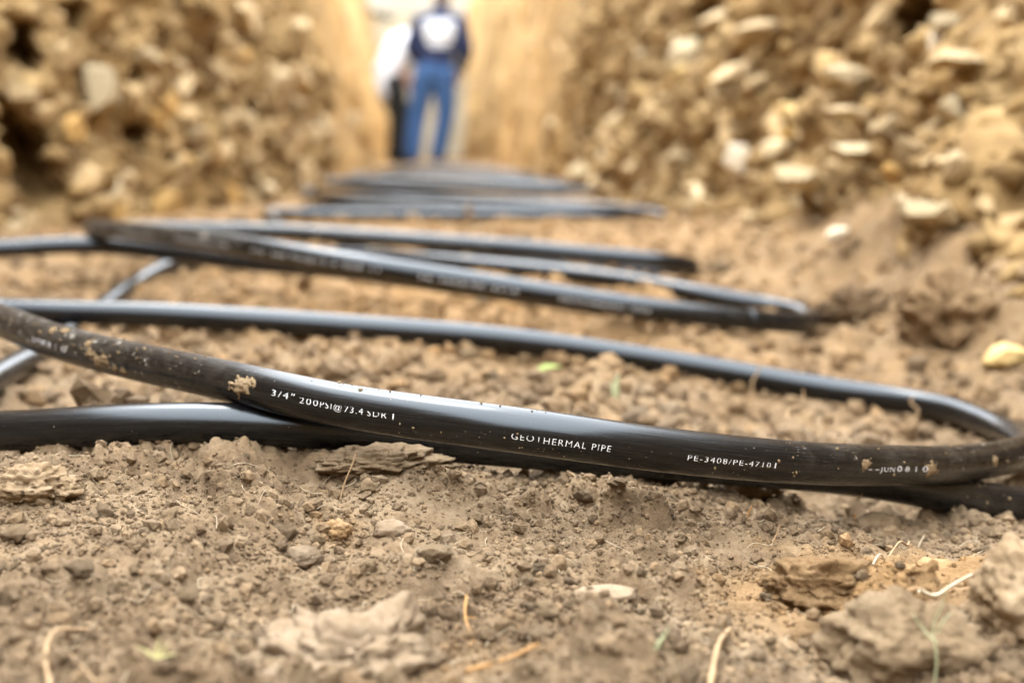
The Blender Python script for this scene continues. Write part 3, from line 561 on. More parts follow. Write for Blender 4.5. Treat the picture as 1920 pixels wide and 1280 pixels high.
wrap_letters(LOOPS['front'], CURVES['front'], [
    ('JUN', 1.1248, 1.1415, .25, .0040, .8), ('0', 1.1421, 1.1474, .27, .0040, 0), ('8', 1.1508, 1.1559, .27, .0040, 0), ('1', 1.163, 1.1638, .27, .0040, 0), ('0', 1.1722, 1.1793, .27, .0042, 0),
    ('3/4"', 1.4166, 1.434, .06, c_, 0), ('200', 1.4382, 1.4515, .10, c_, .84), ('PSI@', 1.4531, 1.4681, .10, c_, .80), ('73.4', 1.470, 1.4827, .11, c_, .84), ('SDR', 1.4857, 1.4985, .12, c_, .72), ('1', 1.5024, 1.5032, .13, c_, 0),
    ('GEOT', 1.5727, 1.5885, .26, c_, .78), ('HERMAL PIPE', 1.5897, 1.6259, .26, c_, .97),
    ('PE-3408/PE-4710', 1.673, 1.7283, .20, c_ * .88, .86), ('I', 1.7313, 1.7320, .2, c_ * .88, 0),
    ('--', 1.8085, 1.8187, .16, c_, 0), ('JUN', 1.8204, 1.8351, .18, c_ * .9, .8), ('0', 1.838, 1.8427, .16, c_, 0), ('8', 1.8468, 1.8511, .18, c_ * .9, 0), ('1', 1.8586, 1.8594, .18, c_ * .9, 0), ('0', 1.8667, 1.8726, .18, c_, 0),
    ('-------', 2.0271, 2.0875, .18, .003, 0)])
C2 = CURVES['second'][::-1]; E2 = arc(C2)[-1]; ch = []
for text, u0, u1 in (('JUN 0 8 1 0', 1.13, 1.06), ('PE-3408/PE-4710', 1.02, .92), ('GEOTHERMAL PIPE', .87, .77), ('3/4" 200 PSI@73.4 SDR 11', .73, .55), ('PE-3408/PE-4710', .50, .38), ('GEOTHERMAL PIPE', .33, .22)):
    ch.append((text, E2 - u0, E2 - u1, .25, .0052, 0))
wrap_letters(LOOPS['second'], C2, ch)
# dried mud stuck on the front loop
def mud_patch(loop, C, u0, t, ru, rv, seed, thick=.0011, m='mud'):
    T, U, S = frames(C); L = arc(C); i = int(np.searchsorted(L, u0)); e = np.array((0, 0, .206)) - C[i]
    ph = math.atan2(float(e @ S[i]), float(e @ U[i])) + math.asin(t); n = 34
    a, b = np.meshgrid(np.linspace(-1.35, 1.35, n), np.linspace(-1.35, 1.35, n), indexing='ij')
    r = np.hypot(a, b) + .55 * fbm(a * 1.3, b * 1.3, seed, 4, .65)
    h = np.clip((.85 - r) * 2.2, -.25, 1); h = thick * (np.sign(h) * np.abs(h) ** .6) * (1 + .5 * vnoise(a * 3, b * 3, seed + 5))
    u = u0 + a * ru; f = ph + b * rv / PIPE_R
    CC = np.stack([np.interp(u, L, C[:, k]) for k in range(3)], -1); UU = np.stack([np.interp(u, L, U[:, k]) for k in range(3)], -1); SS = np.stack([np.interp(u, L, S[:, k]) for k in range(3)], -1)
    V = CC + (PIPE_R + h)[..., None] * (UU * np.cos(f)[..., None] + SS * np.sin(f)[..., None])
    F = grid_faces(n, n)
    keep = (h.ravel()[F] > -.0002).any(1); F = F[keep]
    ids, inv = np.unique(F, return_inverse=True)
    me = mesh('mud_patch', V.reshape(-1, 3)[ids], inv.reshape(-1, 4).astype(np.int32))
    return put('mud_patch', me, [M[m]], loop)
for u, t, ru, rv, sd_, th in ((1.3895, .12, .0085, .0065, 5, .0013), (1.396, -.12, .006, .004, 9, .0006), (1.206, -.35, .0045, .003, 12, .0008), (1.213, .15, .006, .004, 17, .001), (1.232, .35, .006, .005, 23, .0009),
                              (1.245, .62, .004, .003, 29, .0008), (1.148, -.55, .005, .0035, 31, .0009), (1.163, -.72, .006, .003, 37, .001), (1.222, .5, .005, .005, 41, .0007), (1.806, -.02, .005, .004, 47, .0006),
                              (1.878, .22, .007, .006, 53, .0005), (1.975, .05, .005, .004, 59, .0006), (1.256, .66, .004, .003, 61, .0009)):
    mud_patch(LOOPS['front'], CURVES['front'], u, t, ru, rv, sd_, th)

def stuck_grains(loop, C, n, spans):                    # dry soil grains clinging to the pipe
    rng = np.random.default_rng(91); T, U, S = frames(C); L = arc(C); bV, bF = ico(1); VV = []; FF = []
    for q in range(n):
        a, b_, f0, fs = spans[rng.integers(0, len(spans))]; u = rng.uniform(a, b_); f = rng.normal(f0, fs); s = .00025 + .0008 * rng.random() ** 3
        c = np.array([np.interp(u, L, C[:, k]) for k in range(3)]); UU = np.array([np.interp(u, L, U[:, k]) for k in range(3)]); SS = np.array([np.interp(u, L, S[:, k]) for k in range(3)])
        o = c + (PIPE_R + s * .3) * (UU * math.cos(f) + SS * math.sin(f))
        VV.append(bV * (1 + rng.uniform(-.3, .3, (len(bV), 1))) * s * rng.uniform(.7, 1.4, 3) + o); FF.append(bF + q * len(bV))
    put('soil_grains', mesh('soil_grains', np.vstack(VV), np.vstack(FF).astype(np.int32), False), [M['mud']], loop, kind='stuff')
def ico(sub):
    bm = bmesh.new(); bmesh.ops.create_icosphere(bm, subdivisions=sub, radius=1); V = np.array([v.co[:] for v in bm.verts]); F = np.array([[v.index for v in f.verts] for f in bm.faces]); bm.free(); return V, F
stuck_grains(LOOPS['front'], CURVES['front'], 270, [(1.03, 1.28, 1.0, .5), (1.15, 1.36, .8, .6), (1.2, 1.6, .05, .2), (1.74, 2.0, .6, .6), (1.5, 1.75, 1.9, .25)])
stuck_grains(LOOPS['under'], CURVES['under'], 160, [(1.35, 1.85, 1.2, .6), (1.5, 2.1, 1.7, .4)])
# ---------------------------------------------------------------- clods, stones and crumbs of the floor
def clod_mesh(name, seed, rx, ry, rz, sub=4, rough=.22, angular=.5, base=-.35, hollow=None):
    bm = bmesh.new(); bmesh.ops.create_icosphere(bm, subdivisions=sub, radius=1)
    V = np.array([v.co[:] for v in bm.verts])
    F = np.array([[l.index for l in f.verts] for f in bm.faces], np.int32); bm.free()
    rng = np.random.default_rng(seed)
    d = np.ones(len(V))
    for _ in range(int(9 + 8 * angular)):              # broken flat faces
        n = rng.normal(size=3); n /= np.linalg.norm(n); q = V @ n; c = rng.uniform(.62, .9)
        d = np.minimum(d, np.where(q > .05, c / np.maximum(q, .05), 9))
    d = (1 - angular) + angular * d
    a, b, c = V[:, 0], V[:, 1], V[:, 2]
    f = lambda s, o: .62 * (fbm(a * s, b * s, o, 3, .6) + fbm(b * s + 5, c * s, o + 3, 3, .6) + fbm(c * s + 9, a * s, o + 6, 3, .6))
    d = d * (1 + rough * (.75 * f(1.1, seed) + .45 * f(3.0, seed + 9) + .30 * f(7, seed + 19) + (.22 * f(17, seed + 29) if sub > 3 else 0)))
    W = V * d[:, None]
    if hollow is not None:
        h = np.array(hollow[:3]); q = np.linalg.norm(W - h, axis=1); W = W - (h / np.linalg.norm(h)) * (hollow[4] * np.exp(-(q / hollow[3]) ** 2))[:, None]
    W[:, 2] = np.maximum(W[:, 2], base - .3)
    W = W * np.array((rx, ry, rz))
    return mesh(name, W, F, True)
def clod(name, label, cat, x, y, rx, ry, rz, m, seed, sink=.25, sub=4, rough=.22, angular=.5, rot=0., tilt=(0, 0), group=None, hollow=None, lift=0.):
    o = put(name, clod_mesh(name, seed, rx, ry, rz, sub, rough, angular, hollow=hollow), [M[m] if m in M else STONE[m]], label=label, category=cat)
    o.location = (x, y, float(floor_z(x, y)) + rz * (1 - 2 * sink) * .6 + lift); o.rotation_euler = (tilt[0], tilt[1], rot)
    if group: o['group'] = group
    return o
clod('soil_clod', 'crumbly orange soil clod with a dark hollow, on the grey floor', 'clod', .162, .690, .030, .019, .015, 'orange', 101, .3, 5, .3, .35, hollow=(.25, -.9, .25, .5, .32))
clod('soil_clod', 'large brown clod in the bottom corner with a dark cleft beside it', 'clod', .178, .590, .036, .030, .026, 'clod', 113, .3, 5, .25, .6, .3)
clod('soil_clod', 'broken brown clod at the frame edge, tallest of the near clods', 'clod', .236, .600, .026, .030, .027, 'clod', 127, .25, 5, .25, .7, .9)
clod('soil_slab', 'pale dried soil slab at the bottom edge, blurred', 'soil slab', -.072, .572, .042, .032, .020, 'pale', 131, .50, 5, .42, .35, .2)
clod('flat_stone', 'thin flat pale stone lying flush in grey crumbs', 'stone', .046, .651, .016, .010, .0035, 'pale', 137, .35, 4, .1, .4)
clod('soil_clod', 'small angular tan clod standing alone in the middle of the crumbs', 'clod', -.0417, .690, .0105, .008, .0068, 'clod', 139, .15, 4, .25, .7)
clod('soil_clod', 'small ochre clod beside a longer grey block', 'clod', -.0977, .737, .0088, .007, .0062, 'orange', 149, .15, 4, .35, .4)
clod('soil_clod', 'flat topped grey block of soil beside the small ochre clod', 'clod', -.0670, .738, .0140, .009, .0065, 'pale', 151, .2, 4, .18, .8)
clod('soil_clod', 'pale grey chunk with a notched edge among dark crumbs', 'clod', -.1108, .699, .0105, .009, .0065, 'pale', 157, .15, 4, .25, .8, .6)
clod('soil_clod', 'brown ledge of packed soil under the lettered pipe, straw stuck in it', 'clod', -.082, .820, .038, .024, .010, 'clod', 163, .42, 5, .3, .4)
clod('soil_clod', 'rough brown lump of earth near the frame edge below the lower pipe', 'clod', -.272, .752, .026, .02, .013, 'clod', 167, .3, 5, .3, .55)
clod('soil_clod', 'orange streak of loose soil behind the near clods', 'clod', .236, .732, .019, .012, .006, 'orange', 173, .3, 4, .35, .3)
clod('soil_clod', 'big blurred brown clod at the foot of the stony wall', 'clod', .535, 1.64, .070, .055, .056, 'brown', 179, .36, 5, .42, .5)
clod('soil_clod', 'brown clod behind the big blurred one, half its size', 'clod', .470, 1.84, .048, .042, .036, 'brown', 181, .36, 5, .42, .5)
clod('stone', 'dark grey stone inside the front loop, against its near run', 'stone', .2498, 1.185, .016, .013, .013, 'clod', 191, .2, 4, .15, .8)
clod('soil_clod', 'orange lump caught between the second and third loops', 'clod', .165, 2.025, .012, .009, .008, 'orange', 193, .2, 4, .25, .4)
clod('stone', 'cream stone at the frame edge beside the bend of the front loop', 'stone', .55, 1.50, .026, .02, .016, 'y', 197, .2, 4, .2, .6)
clod('stone', 'white stone on the slope above the second loop bend', 'stone', .505, 2.13, .024, .014, .010, 'w', 199, .1, 4, .15, .7, .5, (0, -.4), lift=.03)
clod('soil_clod', 'flat brown lump under the crossing of the two near pipes', 'clod', .150, .915, .034, .020, .011, 'clod', 211, .3, 5, .22, .55)
clod('soil_clod', 'brown lump beside the dark gap under the lower pipe', 'clod', .245, .905, .022, .018, .010, 'clod', 223, .3, 4, .25, .5)
# medium clods: pieces of the floor, sharing a few meshes
CL = [clod_mesh('soil_clod', 300 + 7 * i, 1, random.uniform(.6, .95), random.uniform(.5, .75), 3, .42, .95) for i in range(9)]
for me in CL: me.materials.append(M['clod'])
CLO = []
for i in range(6):
    me = CL[i].copy(); me.materials.clear(); me.materials.append(M['brown' if i % 2 else 'orange']); CLO.append(me)
rc = np.random.default_rng(21); npl = 0
def in_pipe(x, y, r):
    return any((np.hypot(C[::4, 0] - x, C[::4, 1] - y) < r + PIPE_R * .8).any() for C in CURVES.values())
while npl < 270:
    if npl < 150: y = rc.uniform(.50, 1.0); x = rc.uniform(-.42, .42) * y * 1.0; s = .0032 + .0065 * rc.random() ** 2.2
    else: y = rc.uniform(1.0, 3.4); x = rc.uniform(-.42, .40) * y; s = (.007 + (.024 if y > 1.55 else .007) * rc.random() ** 2.2)
    if x > wall_x(1, y) - .02 or x < wall_x(-1, y) + .03: continue
    if in_pipe(x, y, s * .8): continue
    o = put('soil_clod', random.choice(CL if y < 1.2 or rc.random() < .45 else CLO), parent=FLOOR)
    o.location = (x, y, float(floor_z(x, y)) + s * .18); o.scale = (s, s, s * rc.uniform(.75, 1.1)); o.rotation_euler = (rc.normal(0, .25), rc.normal(0, .25), rc.uniform(0, 6.28)); npl += 1
# crumbs: nobody could count them
def crumbs(name, n, gen, sub_mesh, material, seed):
    rng = np.random.default_rng(seed); bV, bF = sub_mesh; nv = len(bV)
    x, y, s = gen(rng, n); n = len(x); z = floor_z(x, y)
    tpl = np.stack([bV * (1 + rng.uniform(-.26, .26, (nv, 1))) * (1, rng.uniform(.7, 1), rng.uniform(.55, .9)) for _ in range(40)])
    V = tpl[rng.integers(0, 40, n)]
    q = rng.normal(size=(n, 4)) * (1, .35, .35, 1); q /= np.linalg.norm(q, axis=1)[:, None]; w_, a, b, c = q.T
    R = np.stack([1 - 2 * (b * b + c * c), 2 * (a * b - c * w_), 2 * (a * c + b * w_), 2 * (a * b + c * w_), 1 - 2 * (a * a + c * c), 2 * (b * c - a * w_), 2 * (a * c - b * w_), 2 * (b * c + a * w_), 1 - 2 * (a * a + b * b)], -1).reshape(n, 3, 3)
    V = np.einsum('nij,nvj->nvi', R, V) * s[:, None, None]; V += np.stack([x, y, z + s * .25], -1)[:, None, :]
    F = (bF[None] + (np.arange(n) * nv)[:, None, None]).reshape(-1, bF.shape[1])
    me = mesh(name, V.reshape(-1, 3), F.astype(np.int32), False)
    attr(me, 'tint', np.repeat(tint_at(x, y) + rng.normal(0, .08, n), nv)); attr(me, 'tone', np.repeat(np.clip(rng.normal(-.03, .21, n), -.45, .45), nv))
    return put(name, me, [material], kind='stuff', label='loose crumbs of dry soil scattered over the trench floor')
def ico(sub):
    bm = bmesh.new(); bmesh.ops.create_icosphere(bm, subdivisions=sub, radius=1); V = np.array([v.co[:] for v in bm.verts]); F = np.array([[v.index for v in f.verts] for f in bm.faces]); bm.free(); return V, F
def dens(x, y): return (vnoise(x / .10, y / .10, 33) + .35 * vnoise(x / .03, y / .03, 35) > -.25)
def gen_fine(rng, n):
    y = .47 + .62 * rng.random(n) ** 1.1; x = rng.uniform(-.44, .44, n) * np.maximum(y, .6); k = dens(x, y) | (rng.random(n) < .22); s = .0005 + .0016 * rng.random(n) ** 2.8
    return x[k], y[k], s[k]
def gen_mid(rng, n):
    y = rng.uniform(.48, 1.15, n); x = rng.uniform(-.44, .44, n) * np.maximum(y, .6); k = dens(x, y) | (rng.random(n) < .15); s = .0016 + .0042 * rng.random(n) ** 2.4
    return x[k], y[k], s[k]
def gen_far(rng, n):
    y = rng.uniform(1.0, 3.6, n); x = rng.uniform(-.43, .42, n) * y; s = .003 + .013 * rng.random(n) ** 2.6
    k = (x < wall_x(1, y) - .02) & (x > wall_x(-1, y) + .03); return x[k], y[k], s[k]
crumbs('soil_crumbs', 60000, gen_fine, ico(1)[:2], M['floor'], 51)
crumbs('soil_crumbs', 6000, gen_mid, ico(2)[:2] if False else ico(1), M['floor'], 52)
crumbs('soil_crumbs', 8200, gen_far, ico(1), M['floor'], 53)

# ---------------------------------------------------------------- roots, straws and blades
def strand(pts, r0, r1, sides=7, knob=0., seed=0):
    C = spline(pts, max(.0012, 1e-3)); n = len(C); T, U, S = frames_any(C); rng = np.random.default_rng(seed)
    r = np.linspace(r0, r1, n) * (1 + knob * fbm(np.linspace(0, 9, n), np.zeros(n), seed, 2))
    a = np.linspace(0, 2 * math.pi, sides, endpoint=False)
    V = C[:, None] + r[:, None, None] * (U[:, None] * np.cos(a)[None, :, None] + S[:, None] * np.sin(a)[None, :, None])
    F = [tuple(map(int, f)) for f in grid_faces(n, sides, True)] + [tuple(range(sides))[::-1], tuple((n - 1) * sides + k for k in range(sides))]
    return V.reshape(-1, 3), F
def frames_any(C):
    T = np.gradient(C, axis=0); T /= np.linalg.norm(T, axis=1)[:, None] + 1e-12
    ref = np.array([.37, -.6, .71]); U = ref - T * (T @ ref)[:, None]; U /= np.linalg.norm(U, axis=1)[:, None] + 1e-12
    return T, U, np.cross(T, U)
def root(name, label, cat, pts, r0, r1, m, knob=.3, seed=1, branches=()):
    o = thing(name, label, cat, (pts[0][0], pts[0][1], float(floor_z(pts[0][0], pts[0][1]))))
    base = np.array(o.location)
    P = [(x, y, float(floor_z(x, y)) + e + r0 * .4) for x, y, e in pts]
    V, F = strand(P, r0, r1, 7, knob, seed); put('stem', mesh('stem', V - base, F), [M[m]], o)
    for bp in branches:
        Q = [(x, y, float(floor_z(x, y)) + e) for x, y, e in bp]
        V, F = strand(Q, r0 * .55, r1 * .4, 6, knob, seed + 3); put('side_root', mesh('side_root', V - base, F), [M[m]], o)
    return o
def upright(name, label, cat, x, y, tip, r0, r1, m, bend=.15, seed=1, base_dz=-.003):
    z = float(floor_z(x, y)); rng = np.random.default_rng(seed); t = np.array(tip); L = np.linalg.norm(t)
    P = [np.array((0, 0, base_dz))] + [t * f + rng.normal(0, bend * L * .3, 3) * (f < .99) for f in (.28, .52, .77, 1.)]
    V, F = strand(P, r0, r1, 7, .25, seed)
    o = put(name, mesh(name, V, F), [M[m]], label=label, category=cat); o.location = (x, y, z); return o
def blade_mesh(pts, w0):                               # a folded, tapering grass blade with two faces
    C = spline(pts, .0015); n = len(C); T, U, S = frames_any(C); f = np.linspace(0, 1, n); wd = w0 * (1 - f ** 2.2) + w0 * .06
    V = np.stack([C - S * wd[:, None] + U * (wd * .35)[:, None], C, C + S * wd[:, None] + U * (wd * .35)[:, None], C - U * (w0 * .18)], 1)
    return mesh('blade', V.reshape(-1, 3), grid_faces(n, 4, True))
def blade(name, label, cat, x, y, pts, w0, m, extra=()):
    z = float(floor_z(x, y)); o = put(name, blade_mesh(pts, w0), [M[m]], label=label, category=cat); o.location = (x, y, z)
    for p in extra: put('side_blade', blade_mesh(p, w0 * .8), [M[m]], o)
    return o
root('root', 'bowed tan root arching at the bottom corner', 'root', [(-.1777, .5018, .001), (-.1866, .5222, .004), (-.1915, .5465, .007), (-.189, .5667, .006), (-.1829, .5808, .001)], .0011, .0008, 'root', .25, 2)
root('root', 'thin root beside the bowed one, lying on grey crumbs', 'root', [(-.1855, .5485, .001), (-.1713, .5241, .003), (-.1568, .5036, .001)], .0006, .0004, 'root', .25, 3)
root('twig', 'thick straight twig lying towards the bottom edge', 'twig', [(.1035, .6203, .003), (.097, .597, .0045), (.0905, .5742, .004), (.0805, .5341, .002)], .0010, .0013, 'root', .6, 4, [[(.0985, .604, .004), (.1035, .5985, .006), (.106, .594, .004)]])
root('root', 'orange root lying flat at the bottom edge by the pale slab', 'root', [(-.0190, .5390, .001), (-.0023, .5504, .003), (.0115, .5572, .001)], .0010, .0007, 'root_orange', .3, 5)
root('twig', 'small forked brown twig among grey crumbs', 'twig', [(-.022, .6374, .008), (-.0223, .6231, .003), (-.0177, .603, .0)], .0007, .0005, 'root_orange', .3, 6, [[(-.0223, .6231, .003), (-.0165, .622, .002)], [(-.022, .617, .002), (-.0265, .612, .001)]])
root('root', 'crooked tan root lying below the crossing of the two near pipes', 'root', [(.2509, .8355, .005), (.2388, .7999, .005), (.2300, .7850, .003), (.2192, .7702, .001)], .0008, .0006, 'root', .3, 7)
root('straw', 'short whitish straw lying in front of the orange streak', 'straw', [(.2009, .7362, .002), (.207, .744, .003), (.2127, .7522, .003)], .0007, .0005, 'root_pale', .2, 8)
root('root', 'brown root lying across the pale slab', 'root', [(-.0845, .6113, .008), (-.0863, .5891, .012), (-.0885, .5709, .012)], .0010, .0006, 'root_orange', .3, 9)
upright('straw', 'tall dry straw leaning up from the ledge under the lettered pipe', 'straw', -.1018, .7810, (.0103, .0040, .0279), .0006, .0004, 'root', .10, 11)
upright('straw', 'shorter dry straw right beside the tall leaning one', 'straw', -.0849, .8056, (.0110, .0025, .0145), .0005, .0003, 'root', .15, 12)
upright('root', 'wiry root rising in front of the far run of the front loop', 'root', .2324, 1.1996, (.0287, .0067, .0464), .0017, .0009, 'root', .22, 13)
upright('twig', 'orange splinter leaning just below the pipe, first of a pair', 'twig', .1475, .8359, (.0044, .0011, .0076), .0008, .0005, 'root_orange', .1, 14)
upright('twig', 'orange splinter nearly flat just below the pipe, second of a pair', 'twig', .1602, .8577, (.0072, .0005, .0038), .0008, .0005, 'root_orange', .1, 15)
upright('stem', 'upright dry stalk standing in crumbs below the printed numbers', 'stem', .1515, .7732, (.0050, .0022, .0151), .0006, .0004, 'root', .15, 16)
upright('wood_chip', 'stubby orange wood chip in the dark gap under the lower pipe', 'wood chip', .2361, .9036, (-.0029, .0011, .0085), .0014, .0012, 'root_orange', .05, 17)
upright('straw', 'pale straw leaning near the crooked tan root', 'straw', .2577, .8413, (.0054, .0013, .0091), .0008, .0005, 'root_pale', .05, 18)
upright('stem', 'thin orange stalk standing behind the pale slab', 'stem', -.0670, .6152, (-.0005, .0017, .0119), .0005, .0003, 'root_orange', .12, 19)
o = put('root', mesh('root', *strand([(0, 0, 0), (.004, -.001, .006), (-.001, .001, .013), (-.006, .002, .017), (-.001, .003, .021)], .0014, .0009, 7, .2, 20)), [M['root']], label='hooked root curling up over the far run of the front loop', category='root'); o.location = (.4012, 1.335, float(floor_z(.4012, 1.335)) + .012)
upright('root', 'short root standing inside the front loop near its bend', 'root', .2989, 1.2826, (.0031, .0025, .0172), .0012, .0008, 'root', .2, 21)
upright('root', 'root lying out of the soil just behind the lettered run', 'root', .3020, 1.1822, (.0217, .0017, .0137), .0015, .0009, 'root', .2, 22)
upright('straw', 'blurred straw sticking up beside the wiry root', 'straw', .2496, 1.4131, (.0112, .0052, .0361), .0013, .0008, 'root', .12, 23)
upright('stem', 'brown stump of root in front of the fourth loop', 'stem', -.1008, 3.2249, (-.0026, .0052, .045), .008, .007, 'root_dark', .05, 24)
blade('grass', 'short green grass blade lying on crumbs near the thick twig', 'grass', .0592, .5483, [(0, 0, .001), (.0030, .001, .0045), (.0055, .0015, .008), (.0072, .0017, .0118)], .0011, 'palegreen')
blade('seedling', 'pale green sprout standing inside the front loop', 'seedling', .0954, 1.2509, [(0, 0, 0), (.0015, .001, .008), (.002, .002, .016), (.004, .0034, .0236)], .0034, 'palegreen', [[(0, 0, 0), (-.0015, .0, .008), (-.003, .001, .0165)]])
blade('leaf', 'small green leaf lying behind the pale sprout', 'leaf', .0271, 1.3713, [(0, 0, .004), (.008, .0, .0075), (.016, .001, .0085), (.0228, .0009, .0074)], .0036, 'green')
blade('seedling', 'tiny bright green shoot behind the far run of the front loop', 'seedling', -.3250, 1.7578, [(0, 0, 0), (.002, .001, .007), (.0048, .0022, .0165)], .0042, 'green', [[(0, 0, 0), (-.002, .001, .006), (-.006, .002, .013)]])
blade('grass', 'long pale grass blade standing by the big corner clods', 'grass', .1815, .5600, [(0, 0, .0), (.0012, .0015, .013), (-.001, .004, .024), (.0035, .005, .034), (.0062, .0065, .0449)], .0006, 'palegreen', [[(.001, .003, .022), (.0035, .003, .029), (.008, .004, .031)], [(.001, .002, .018), (-.006, .002, .025), (-.011, .003, .033)]])
upright('straw', 'pale dry straw lying across the top of the corner clods', 'straw', .197, .636, (.034, .012, .016), .0012, .0008, 'root_pale', .12, 31, .010)
blade('grass_tuft', 'yellow green grass tuft at the bottom edge, blurred', 'grass', -.1434, .5235, [(0, 0, 0), (.002, .001, .003), (.006, .002, .006)], .0007, 'tuft', [[(0, 0, 0), (-.003, .001, .004), (-.007, .001, .005)], [(0, 0, 0), (.0, .002, .004), (.002, .004, .008)], [(0, 0, 0), (.004, -.001, .002), (.010, -.002, .003)]])
def rootlets(n):
    rng = np.random.default_rng(66); V = []; F = []
    for _ in range(n):
        y = rng.uniform(.52, .95); x = rng.uniform(-.36, .36) * y; a = rng.uniform(0, 6.28); L = rng.uniform(.006, .022); P = []; px, py = x, y; e = .0012
        for k in range(5):
            P.append((px, py, float(floor_z(px, py)) + e + rng.uniform(0, .003))); a += rng.normal(0, .6); px += math.cos(a) * L / 4; py += math.sin(a) * L / 4
        v, f = strand(P, .00022, .00014, 4, 0, 1); b = len(V); V += list(v); F += [tuple(b + i for i in q) for q in f]
    return mesh('fine_rootlets', V, F)
put('fine_rootlets', rootlets(150), [M['root_pale']], kind='stuff', label='hair thin pale rootlets scattered over the crumbs')

# ---------------------------------------------------------------- the two men

def limb(bm, pts, radii, fx=1., fy=1., seg=16):
    """tapered round limb through pts with domed ends, oval by fx (sideways) and fy (front to back)"""
    P = np.array(pts, float); n = len(P); t = np.linspace(0, n - 1, (n - 1) * 8 + 1)
    C = np.stack([np.interp(t, np.arange(n), P[:, k]) for k in range(3)], 1); r = np.interp(t, np.arange(n), radii)
    for _ in range(4): C[1:-1] = .25 * C[:-2] + .5 * C[1:-1] + .25 * C[2:]; r[1:-1] = .25 * r[:-2] + .5 * r[1:-1] + .25 * r[2:]
    T = np.gradient(C, axis=0); T /= np.linalg.norm(T, axis=1)[:, None]
    c0 = [(C[0] - T[0] * r[0] * math.sin(a), r[0] * math.cos(a), T[0]) for a in (1.45, 1.0, .5)]
    c1 = [(C[-1] + T[-1] * r[-1] * math.sin(a), r[-1] * math.cos(a), T[-1]) for a in (.5, 1.0, 1.45)]
    rings = []
    for c, q, tt in c0 + [(C[i], r[i], T[i]) for i in range(len(C))] + c1:
        ref = np.array((1., 0, 0)) if abs(tt[0]) < .85 else np.array((0, 1., 0))
        u = ref - tt * (ref @ tt); u /= np.linalg.norm(u); v = np.cross(tt, u)
        rings.append([bm.verts.new(c + q * (fx * u * math.cos(a) + fy * v * math.sin(a))) for a in np.linspace(0, 2 * math.pi, seg, endpoint=False)])
    for a, b in zip(rings[:-1], rings[1:]):
        for k in range(seg): bm.faces.new((a[k], a[(k + 1) % seg], b[(k + 1) % seg], b[k]))
    bm.faces.new(rings[0][::-1]); bm.faces.new(rings[-1])
def fused(name, build, m, parent, voxel=.012, it=4):
    bm = bmesh.new(); build(bm); bmesh.ops.recalc_face_normals(bm, faces=bm.faces)
    me = bpy.data.meshes.new(name); bm.to_mesh(me); bm.free(); o = bpy.data.objects.new(name, me); COL.objects.link(o)
    a = o.modifiers.new('r', 'REMESH'); a.mode = 'VOXEL'; a.voxel_size = voxel; b = o.modifiers.new('s', 'SMOOTH'); b.iterations = it; b.factor = .5
    dg = bpy.context.evaluated_depsgraph_get(); me2 = bpy.data.meshes.new_from_object(o.evaluated_get(dg)); bpy.data.objects.remove(o); me2.name = name
    me2.polygons.foreach_set('use_smooth', np.ones(len(me2.polygons), bool)); me2.materials.clear()
    return put(name, me2, [m], parent)
def hand(bm, wrist, d, side_v):
    w_ = np.array(wrist, float); d = np.array(d, float); d /= np.linalg.norm(d); s = np.array(side_v, float); s -= d * (s @ d); s /= np.linalg.norm(s); nrm = np.cross(d, s)
    limb(bm, [w_, w_ + d * .05, w_ + d * .085], [.026, .034, .036], 1, .6, 12)
    for k, (q, L) in enumerate(((-.030, .075), (-.010, .085), (.011, .080), (.030, .062))):
        b = w_ + d * .085 + s * q; limb(bm, [b, b + d * L * .5 + nrm * .006, b + d * L * .9 + nrm * .028], [.0095, .009, .0075], 1, 1, 8)
    b = w_ + d * .03 - s * .032; limb(bm, [b, b + d * .03 - s * .022, b + d * .06 - s * .022 + nrm * .015], [.012, .011, .009], 1, 1, 8)
def head(bm, c, look, up=(0, 0, 1)):
    c = np.array(c, float); f = np.array(look, float); f /= np.linalg.norm(f); u = np.array(up, float); u -= f * (u @ f); u /= np.linalg.norm(u); r = np.cross(f, u)
    limb(bm, [c - u * .035 + f * .012, c + u * .03, c + u * .055], [.068, .080, .066], .95, 1.12, 18)
    limb(bm, [c - u * .075 + f * .045, c - u * .03 + f * .035], [.040, .060], 1, 1, 12)                     # jaw
    limb(bm, [c + u * .015 + f * .090, c - u * .022 + f * .108], [.010, .015], 1, 1, 8)                    # nose
    limb(bm, [c - u * .050 - r * .018 + f * .088, c - u * .050 + r * .018 + f * .088], [.008, .008], 1, 1, 8)   # mouth
    for s in (-1, 1):
        limb(bm, [c + r * s * .082 - u * .02, c + r * s * .086 + u * .02], [.016, .020], .5, 1, 8)         # ears
        limb(bm, [c + r * s * .03 + u * .012 + f * .078, c + r * s * .036 + u * .012 + f * .078], [.012, .012], 1, 1, 8)   # eyes
def person(label, X, Y, skin, parts, body):
    o = thing('person', label, 'person', (X, Y, float(floor_z(X, Y))))
    fused('body', body, skin, o, .009, 5)
    for nm, fn, m, vx in parts: fused(nm, fn, m, o, vx, 4)
    return o
M['skin'] = plain('skin', (.50, .27, .19), .55, .4, .1, 60); M['hair'] = plain('brown_hair', (.045, .03, .02), .6, .4, .3, 200)
M['navy'] = plain('navy_cloth', (.022, .032, .085), .85, .2, .2, 60); M['denim'] = plain('blue_denim', (.05, .12, .29), .85, .2, .25, 50)
M['white_cloth'] = plain('white_cloth', (.80, .80, .83), .85, .2, .04, 30); M['dark_cloth'] = plain('charcoal_cloth', (.03, .03, .028), .85, .2, .25, 50)
M['boot'] = plain('brown_boot', (.07, .045, .03), .7, .3, .3, 60); M['print_white'] = plain('white_shirt_print', (.72, .74, .76), .7, .2, .1, 30)
